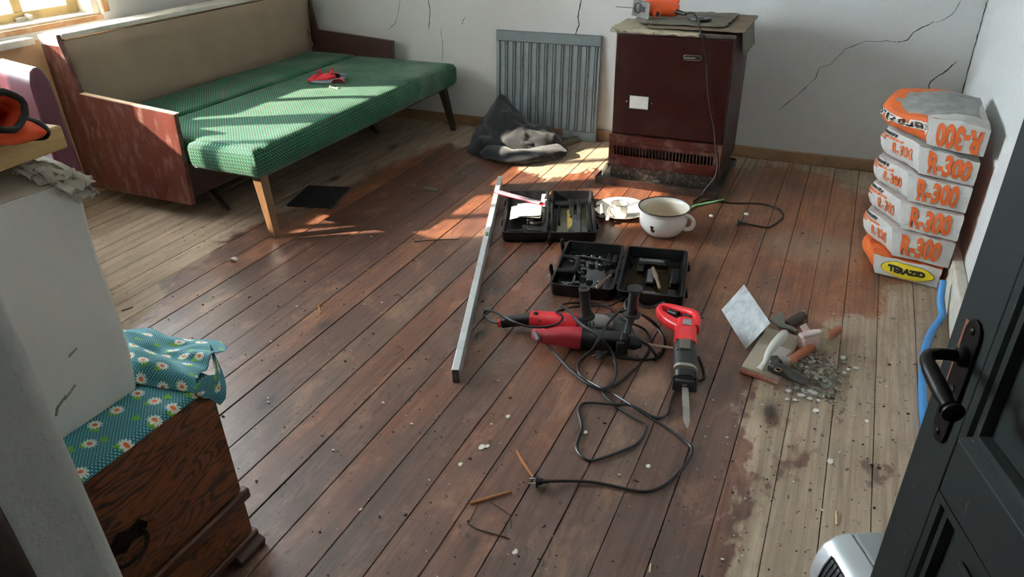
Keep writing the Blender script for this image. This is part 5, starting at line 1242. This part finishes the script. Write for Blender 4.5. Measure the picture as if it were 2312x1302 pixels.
MB().tube([mc-lx*.07+bk_*.002, mc-lx*.06+bk_*.045, mc+lx*.06+bk_*.045, mc+lx*.07+bk_*.002], [.006, .012, .012, .006], 10, smooth=3).o('handle', M_legw, tw)
fb = thing('plaster_float', 'float board with pink sponge sole and thick white handle crusted in plaster', 'float', (-.062, 2.13, 0), R(-9.3))
MB().bb(-.061, .061, -.138, .138, .002, .016).o('sponge_sole', M_pink, fb, bevel=.003, local=True)
MB().bb(-.059, .059, -.136, .136, .0165, .030).o('board', M_boardt, fb, bevel=.003, local=True)
MB().rings([[V(.012+a, -.055+b, .0305+c) for a, b, c in r] for r in (((-.02, -.03, 0), (.03, -.02, 0), (.045, .09, 0), (-.01, .10, 0)), ((-.012, -.02, .008), (.02, -.012, .008), (.03, .075, .008), (-.004, .08, .008)))]).o('plaster_smear', M_plst, fb, local=True, bevel=.004)
MB().loft([((-0.085,2.000,0.034), .012, .004), ((-0.073,2.023,0.050), .009, .010), ((-0.070,2.065,0.058), .011, .012), ((-0.058,2.119,0.062), .015, .015), ((-0.044,2.164,0.064), .017, .017), ((-0.037,2.199,0.062), .014, .014), ((-0.034,2.216,0.058), .006, .007)], e=2.2, smooth=4).o('handle', M_plst, fb)
M_hwood = mat('reddish hammer wood', '#8a4a2a', .55, var=.25, vs=6, stretch=(10, 3, 10)); M_hsteel = mat('dark hammer steel', '#3d3a37', .5, .6, var=.2, vs=16, dirt='#7a7368', dirt_amt=.5, ds=20)
hm = thing('mason_hammer', "mason's hammer with reddish wooden handle and broad adze blade on the rubble", 'hammer', (.0, 2.02, 0))
H0, H1 = V(*(-0.007,2.044,0.056)), V(*(0.132,2.367,0.020))
MB().loft([(H0, .012, .013), (H0.lerp(H1, .12), .012, .014), (H0.lerp(H1, .5), .012, .015), (H0.lerp(H1, .9), .014, .016), (H1, .013, .015)], e=2.6, n=16).o('handle', M_hwood, hm)
P0, P1, P2, P3, P4 = (-0.055,2.002,0.058), (-0.038,1.994,0.058), (-0.019,1.990,0.056), (0.015,1.978,0.050), (0.058,1.981,0.040)
MB().loft([(P0, .017, .014), (P1, .020, .016), (P2, .018, .016), (P3, .020, .006), (P4, .026, .002)], e=4, smooth=4, n=20).o('hammer_head', M_hsteel, hm, angle=50)
MB().loft([((-0.050,2.047,0.058), .012, .010), ((-0.035,2.016,0.058), .014, .012)], e=4).o('poll', M_hsteel, hm)
MB().loft([((-0.026,2.036,0.058), .016, .015), ((-0.002,2.043,0.056), .015, .014)], e=3).o('socket', mat('pale socket', '#7d7a70', .6), hm)
MB().tube([V(*(-0.030,1.966,0.072))+V(.010*math.cos(a), .010*math.sin(a), 0) for a in [2*math.pi*k/14 for k in range(15)]], .0025, 6).o('eye_ring', mat('rusty ring', '#6a5040', .6, .4), hm)
M_bris = mat('pale bristle', '#b3a387', .9, var=.25, vs=60, stretch=(1, 1, 1), bump=.4, bs=200); M_crust = mat('pink crust', '#b99a92', .9, var=.12, vs=20, dirt='#7d6058', dirt_amt=.7, ds=40, bump=.5)
br_ = thing('plaster_brush', 'stubby round brush with pinkish crusted ferrule and pale bristles beside the hammer handle', 'brush', (.11, 2.12, 0))
B0, B1 = V(*(0.015,2.192,0.050)), V(*(0.063,2.217,0.050)); bd = (B1-B0).normalized()
MB().tube([B0, B0+bd*.005, B0.lerp(B1, .5), B1], [.024, .029, .030, .030], 20).o('ferrule', M_crust, br_)
bs_ = MB()
for k in range(150):
    a = RND.uniform(0, 6.283); r_ = .029*math.sqrt(RND.random()); x_ = bd.orthogonal().normalized(); y_ = bd.cross(x_)
    p = B1-bd*.004+(x_*math.cos(a)+y_*math.sin(a))*r_; q = p+bd*RND.uniform(.028, .046)+(x_*math.cos(a)+y_*math.sin(a))*r_*.35+V(RND.uniform(-.005, .005), RND.uniform(-.005, .005), RND.uniform(-.004, .004))
    if q.z < .004: q.z = .004
    bs_.tube([p, p.lerp(q, .5)+V(0, 0, .001), q], [.0022, .002, .0008], 4)
bo = bs_.o('bristles', M_bris, br_); bo['kind'] = 'stuff'
MB().loft([((0.015,2.172,0.083), .012, .007), ((0.052,2.207,0.085), .013, .007), ((0.069,2.222,0.084), .008, .006)], e=3).o('back_plate', mat('pale pink crust', '#cbb9b4', .9, bump=.4, bs=50), br_)
MB().tube([(0.034,2.213,0.075), (0.024,2.214,0.088), (0.014,2.219,0.098)], [.012, .011, .012], 14).o('handle', bpy.data.materials['pale pink crust'], br_)
M_spat = mat('dusty scraper steel', '#6a6b64', .6, .3, var=.2, vs=20, dirt='#9a978c', dirt_amt=.5, ds=24)
sc2 = thing('filling_knife', 'grey crusted filling knife behind the float board', 'scraper', (.02, 2.33, 0))
MB().prism([V(*(-0.098,2.316,0.034)), V(*(-0.091,2.335,0.036)), V(*(-0.059,2.391,0.036)), V(*(-0.044,2.319,0.034)), V(*(-0.052,2.287,0.033)), V(*(-0.064,2.288,0.033))], (0, 0, .002)).o('blade', M_spat, sc2)
MB().loft([((-0.056,2.295,0.036), .018, .004), ((-0.037,2.291,0.034), .014, .007), ((-0.017,2.291,0.028), .012, .009), ((-0.004,2.285,0.024), .010, .008)], e=3).o('ferrule', M_spat, sc2)
MB().loft([((-0.005,2.288,0.024), .009, .008), ((0.008,2.276,0.018), .010, .009), ((0.014,2.267,0.014), .007, .007)], e=2.4).o('handle', mat('old brown grip', '#5d5040', .7), sc2)
hh = MB().loft([((-0.037,2.337,0.016), .013, .013), ((-0.020,2.367,0.018), .016, .015), ((-0.002,2.400,0.018), .017, .016), ((0.009,2.423,0.017), .015, .014)], e=2.3, smooth=3)
tag(hh.o('wooden_handle', mat('dark old wood', '#41362c', .75, var=.3, vs=10, bump=.3), loc=(-0.014,2.410,0.000)), 'dark weathered wooden tool handle lying behind the filling knife', 'handle')
M_flake = mat('white flake', '#d2d1ca', .85, var=.06); M_flakeg = mat('grey flake', '#9a9b90', .85, var=.15, vs=20)
def flake(b, c, r, h, seed, tilt=.15):
    rr = random.Random(seed); n = rr.randint(5, 8); a0 = rr.random()*6
    M = Matrix.Translation(c) @ Euler((rr.uniform(-tilt, tilt), rr.uniform(-tilt, tilt), 0)).to_matrix().to_4x4()
    pts = [V(r*rr.uniform(.6, 1.1)*math.cos(a0+2*math.pi*i/n), r*rr.uniform(.5, .95)*math.sin(a0+2*math.pi*i/n), 0) for i in range(n)]
    b.rings([[M @ (p*1.0) for p in pts], [M @ (p*.9+V(0, 0, h)) for p in pts]])
FLAKE_LABELS = ['white plaster flake touching the left side of the largest white flake', 'largest white plaster flake, lying below the hammer blade', 'white plaster flake at the lower left of the largest white flake', 'small white flake at the lower right of the largest white flake', 'white flake by itself at the near corner of the float board', 'white flake lying right of the hammer handle near a board seam', 'rightmost white plaster flake, well right of the rubble', 'small white flake immediately left of the rightmost flake', 'small white flake just below and left of the two rightmost flakes', 'lowest white plaster flake, alone below the flake cluster', 'small white flake centred just below the largest white flake', 'tiny white chip below right of the largest white flake', 'tiny white chip at the lower left of the flake cluster', 'tiny white chip between the lower left chip and the flake cluster']
fl_px = [((0.059,1.987,0.000), .016), ((0.087,1.990,0.000), .024), ((0.049,1.957,-0.000), .016), ((0.105,1.976,0.000), .012), ((0.010,1.964,0.000), .011), ((0.155,2.219,0.000), .013), ((0.196,2.172,-0.000), .013), ((0.174,2.155,0.000), .009), ((0.164,2.130,-0.000), .009), ((0.098,1.895,-0.000), .013), ((0.075,1.951,0.000), .011), ((0.099,1.950,0.000), .008), ((0.011,1.917,0.000), .008), ((0.034,1.924,0.000), .008)]
for i, (p, r) in enumerate(fl_px):
    b = MB(); flake(b, V(p[0], p[1], .0025), r, .004, 40+i, .05)
    tag(b.o('plaster_flake', M_flake, smooth=False, loc=p), FLAKE_LABELS[i], 'plaster flake', 'white plaster flakes by the hammer')
b = MB(); flake(b, V(*(0.110,2.050,0.004)), .034, .004, 77, .05)
tag(b.o('plaster_slab', M_flakeg, smooth=False, loc=(0.111,2.056,0.000)), 'largest flat greenish grey plaster chip just right of the hammer blade', 'plaster chip')
b = MB(); rr = random.Random(5)
c1 = V(*(0.068,2.094,0.000)); c2 = V(*(0.081,1.992,-0.000)); c3 = V(*(0.130,2.126,0.000))
for k in range(420):
    c, sx, sy = ((c1, .075, .11), (c1, .06, .09), (c2, .10, .07), (c3, .16, .16))[k % 4]
    x, y = rr.gauss(c.x, sx*.55), rr.gauss(c.y, sy*.55)
    if -.13 < x < .0 and y > 1.99: continue
    r = rr.choice((.003, .004, .006, .008, .011)) if (V(x, y, 0)-c1).length < .13 else rr.choice((.002, .003, .004, .005))
    flake(b, V(x, y, .002+(rr.random()*.022 if (V(x, y, 0)-c1).length < .08 else .001)), r, r*.6, k, .5)
o = b.o('plaster_rubble', mat('plaster rubble', '#8a8578', .9, var=.35, vs=90), smooth=False); o['kind'] = 'stuff'; o['label'] = 'loose grey plaster rubble and crumbs under the mason\'s hammer'

# ================================================================ ON THE BED
M_gr = mat('red glove knit', '#b8222e', .85, var=.1, vs=30, bump=.3, bs=200); M_gg = mat('grey latex palm', '#6d7d84', .7, var=.15, vs=20, bump=.4, bs=60); M_gin = mat('dark inside', '#4a0f14', .9)
def redglove(label, body, fingers, cuffp, cuffd, m1, rc):
    t = thing('work_glove', label, 'glove', body[0][0], group='red work gloves')
    MB().loft(body, e=2.3, smooth=4, n=18).o('palm', m1, t)
    for f in fingers: MB().loft(f, e=2.1, smooth=3, n=12).o('finger', m1, t)
    d = V(*cuffd).normalized(); x = V(-d.y, d.x, 0).normalized(); y = d.cross(x)
    if y.z < 0: y = -y
    c = V(*cuffp)
    rings = [[c+d*s+x*rc*w_*math.cos(2*math.pi*k/22)+y*rc*.55*w_*math.sin(2*math.pi*k/22) for k in range(22)] for s, w_ in ((-.03, .9), (-.01, 1), (.012, 1.08))]
    MB().rings(rings, True, False).o('cuff', M_gr, t, solid=-.002, angle=80)
    MB().rings([[q-d*.008 for q in rings[2]]], True, False).o('cuff_inside', M_gin, t)
    MB().tube(rings[2]+[rings[2][0]], .0022, 6, caps=False).o('hem', mat('glove hem', '#5a4038', .8) if 'glove hem' not in bpy.data.materials else bpy.data.materials['glove hem'], t)
zb_ = .452
redglove('red work glove with open cuff and upright thumb, on top on the green bed',
  [((-2.695,3.353,0.456), .036, .018), ((-2.711,3.324,0.456), .044, .022), ((-2.738,3.306,0.453), .042, .018), ((-2.762,3.300,0.450), .034, .012)],
  [[((-2.766,3.319,0.458), .012, .010), ((-2.759,3.278,0.470), .012, .011), ((-2.772,3.276,0.462), .010, .009)],
   [((-2.767,3.312,0.452), .012, .010), ((-2.772,3.272,0.458), .012, .011), ((-2.790,3.268,0.450), .010, .008)],
   [((-2.753,3.288,0.446), .012, .009), ((-2.770,3.262,0.448), .011, .009), ((-2.800,3.260,0.446), .009, .007)],
   [((-2.757,3.338,0.462), .011, .010), ((-2.767,3.330,0.478), .011, .010), ((-2.780,3.351,0.480), .008, .008)],
   [((-2.697,3.343,0.468), .012, .011), ((-2.709,3.366,0.482), .011, .010), ((-2.711,3.367,0.494), .009, .009)]],
  (-2.680,3.346,0.456), (.55, -.75, .0), M_gr, .036)
redglove('red work glove with grey palm, lower one with its dark cuff facing the camera',
  [((-2.644,3.332,0.442), .034, .010), ((-2.677,3.297,0.440), .036, .009), ((-2.733,3.277,0.440), .034, .009), ((-2.796,3.277,0.440), .020, .007)],
  [[((-2.666,3.367,0.450), .020, .014), ((-2.656,3.396,0.452), .022, .016), ((-2.639,3.397,0.448), .012, .012)],
   [((-2.643,3.348,0.446), .016, .012), ((-2.624,3.364,0.444), .012, .010)]],
  (-2.616,3.294,0.443), (.35, -.9, 0), M_gg, .032)
b = MB(); p, q = V(*(-2.611,3.209,0.436)), V(*(-2.546,3.198,0.434)); b.tube([p, q], .004, 10)
d = (q-p).normalized()
for c in (p, q-d*.008): b.tube([c, c+d*.009], .0085, 6)
tag(b.o('bolt', mat('grey bolt', '#a39a8a', .5, .6), loc=p), 'small steel bolt with nut lying on the green bed below the gloves', 'bolt')

# ================================================================ SMALL THINGS ON THE FLOOR
pb_ = MB().box((-2.383, 2.716, .006), (.235, .270, .010), (0, 0, R(15)))
tag(pb_.o('black_tile', mat('matt black board', '#08080a', .8), bevel=.002, loc=(-2.383, 2.716, 0)), 'flat square black board on the floor under the sofa bed', 'board')
M_stick = mat('split pine stick', '#a06a3c', .7, var=.2); M_twig = mat('dark twig', '#3a2a22', .8); M_pale = mat('pale splinter', '#c2a878', .7)
def stick(name, label, pts, r, m, cat):
    tag(MB().tube(pts, r, 6).o(name, m, smooth=False, loc=pts[0]), label, cat)
stick('wood_stick', 'split pine stick pointing down at the plug in the foreground', [(-0.656,1.383,0.005), (-0.622,1.348,0.006), (-0.571,1.305,0.005)], [.0035, .004, .003], M_stick, 'stick')
stick('wood_stick', 'straight pine splinter lying left below the plug in the foreground', [(-0.685,1.156,0.004), (-0.644,1.198,0.005), (-0.604,1.237,0.004)], [.0036, .004, .0022], M_stick, 'stick')
stick('twig', 'thin dark bent twig nearest to the camera on the boards', [(-0.664,1.155,0.003), (-0.662,1.125,0.003), (-0.659,1.095,0.003), (-0.629,1.089,0.003), (-0.570,1.094,0.003), (-0.544,1.094,0.002)], .0014, M_twig, 'twig')
stick('twig', 'thin forked twig just below the straight pine splinter', [(-0.639,1.182,0.003), (-0.608,1.174,0.003), (-0.574,1.163,0.003), (-0.553,1.125,0.003)], .0011, M_twig, 'twig')
stick('twig', 'bent light brown twig lying alone on the left middle boards', [(-1.688,1.852,0.004), (-1.685,1.814,0.004), (-1.644,1.775,0.004)], .0030, M_stick, 'twig')
stick('twig', 'long thin dark twig left of the aluminium level', [(-1.642,2.446,0.003), (-1.560,2.499,0.003), (-1.467,2.541,0.003)], .0018, M_twig, 'twig')
stick('twig', 'curled dark twig left of the middle of the level', [(-1.460,1.993,0.003), (-1.450,2.010,0.004), (-1.417,1.992,0.003)], .0014, M_twig, 'twig')
stick('twig', 'hooked thin twig left of the near end of the level', [(-1.260,1.703,0.003), (-1.226,1.693,0.003), (-1.233,1.650,0.003)], .0012, M_twig, 'twig')
stick('splinter', 'short pale splinter on the dry boards right above the fan heater', [(0.175,1.503,0.003), (0.179,1.456,0.003)], .0024, M_pale, 'splinter')
stick('splinter', 'tiny pale splinter on the bottom edge boards left of centre right', [(-0.209,1.159,0.003), (-0.205,1.134,0.003)], .0020, M_pale, 'splinter')
stick('twig', 'short dark straw on the dry boards beside the tall white box', [(-2.370,1.492,0.003), (-2.355,1.531,0.003)], .0022, M_twig, 'twig')
b = MB(); p = V(*(-1.900,3.024,0.002))
b.rings([[p+V(a, q, z) for a, q in ((-.045, -.012), (.04, -.02), (.05, .015), (-.03, .02))] for z in (0, .004)])
gm = NT('clear shard'); gm.set(Base_Color=(.9, .93, .92, 1), Roughness=.05); gm.b.inputs['Transmission Weight'].default_value = .9
tag(b.o('glass_shard', gm.m, smooth=False, loc=p), 'clear shard of glass on the boards right of the sofa bed', 'shard')
b = MB(); p = V(*(-2.276,1.981,0.003))
b.grid(lambda u, v: p+V((u-.5)*.035, (v-.5)*.02+.01*u, .012*math.sin(u*3.1)), 8, 3)
tag(b.o('plastic_tab', M_inkW, solid=.002, loc=p), 'small curled white chip on the wet boards in front of the bed', 'chip')
for (px, s, lab) in (((-0.472,3.217,0.004), .011, 'white plaster pebble right of the enamel pot handle'), ((-0.323,3.299,0.004), .012, 'white plaster pebble just above the jigsaw plug')):
    tag(MB().sphere(px, (s, s*.8, s*.6), 8).o('pebble', M_flake, smooth=False, loc=px), lab, 'pebble')
M_splat = mat('white paint splat', '#cfcbc0', .8, var=.05)
for (c, r, s) in (((-0.755,1.362,0.000), .015, 1), ((-0.742,1.372,0.000), .010, 2), ((-0.743,1.513,0.000), .011, 3), ((-0.778,1.276,0.000), .010, 4), ((-0.516,1.065,0.000), .010, 5), ((-0.505,1.537,0.000), .010, 6), ((-0.301,1.474,0.000), .010, 7), ((-1.478,1.936,0.000), .006, 8), ((-0.937,1.028,0.000), .007, 9), ((0.151,1.688,0.000), .014, 10), ((0.236,1.910,0.000), .010, 11)):
    b = MB(); c = V(c[0], c[1], .0012); r *= .62
    ring = [c+V(r*(1+.45*nz(math.cos(2*math.pi*k/18)*2, math.sin(2*math.pi*k/18)*2, s*3.1))*math.cos(2*math.pi*k/18), r*1.3*(1+.5*nz(math.sin(2*math.pi*k/18)*2, s*1.7))*math.sin(2*math.pi*k/18), 0) for k in range(18)]
    b.rings([ring, [q*1+(c-q)*.25+V(0, 0, .0012) for q in ring]]); b.o('paint_splat', M_splat, fl, smooth=False)
for (nm, m, n_, col, lab) in (('floor_crumbs', None, 620, '#241c17', 'dark dirt crumbs scattered over the boards'), ('dust_crumbs', None, 430, '#b5ab9a', 'pale plaster crumbs scattered over the boards')):
    b = MB(); rr = random.Random(n_)
    for k in range(n_):
        x = rr.uniform(-2.3, .42); y = rr.uniform(.6, 3.4) if rr.random() < .6 else rr.uniform(.5, 2.0)
        if nm == 'dust_crumbs' and rr.random() < .55: x = rr.gauss(.05, .2); y = rr.gauss(1.9, .5)
        if (-1.3 < x < -.85 and 2.55 < y < 3.2) or (-.95 < x < -.35 and 2.2 < y < 2.75) or x > .44 or (x < -1.0 and y < .9) or y < .4: continue
        r = rr.uniform(.0012, .0036)
        flake(b, V(x, y, .0012), r*(1 if rr.random() < .8 else 1.9), r*.6, k, .2)
    o = b.o(nm, mat(nm.replace('_', ' '), col, .9), smooth=False); o['kind'] = 'stuff'; o['label'] = lab


# ---------------------------------------------------------------- small pieces become sub-parts of the part they sit on
SUB = {'pin': 'plug', 'slat': ('grille_panel', 'grille'), 'bead': 'grille_panel', 'grille_void': 'grille_panel', 'handle_rim': 'door_panel', 'handle_recess': 'door_panel',
       'inspection_window': 'door_panel', 'window_rim': 'door_panel', 'vent': 'gear_head', 'switch': 'motor_housing', 'rating_plate': 'motor_housing',
       'top_plate': 'gear_housing', 'blade_print': 'blade', 'grip_insert': 'handle', 'trigger': 'handle', 'handle_bore': 'side_handle', 'handle_lip': 'side_handle',
       'depth_mark': 'side_handle', 'plate_slot': 'base_plate', 'plate_lip': 'base_plate', 'guide': 'base_plate', 'port_bore': 'dust_port', 'chip': 'pot_body',
       'rust_patch': 'bottom_rail', 'pane': 'sash', 'keyhole': 'lock_plate', 'raised_field': 'panel', 'moulding': 'panel', 'painted_end': 'end_panel', 'armrest_edge': 'end_panel',
       'scuff': 'box_body', 'dusty_top': 'moulded_rib', 'handle_well': 'base',
       'eye_ring': 'hammer_head', 'latch': ('door_panel', 'base'), 'screw': ('door_panel', 'lock_plate'), 'hem': ('cuff', 'glove_body'), 'cuff_inside': 'cuff', 'vial': 'vial_block', 'droplet': 'moulded_relief'}
st_of = lambda o: o.name.split('.')[0]
def mid(o):
    b = [Vector(c) for c in o.bound_box]; return sum(b, Vector())/8
for root in [o for o in C.objects if o.parent is None]:
    kids = [o for o in C.objects if o.parent is root]
    for k in kids:
        want = SUB.get(st_of(k))
        if not want or (root.name.startswith('chest') and st_of(k) == 'moulding'): continue
        want = want if isinstance(want, tuple) else (want,)
        c = [q for q in kids if st_of(q) in want and q is not k]
        if c and not k.children: k.parent = min(c, key=lambda q: (mid(q)-mid(k)).length)
    if root.name.startswith('chest'):
        dr_ = [q for q in kids if st_of(q) == 'drawer_front']
        for k in kids:
            if st_of(k) == 'handle': k.parent = dr_[0]
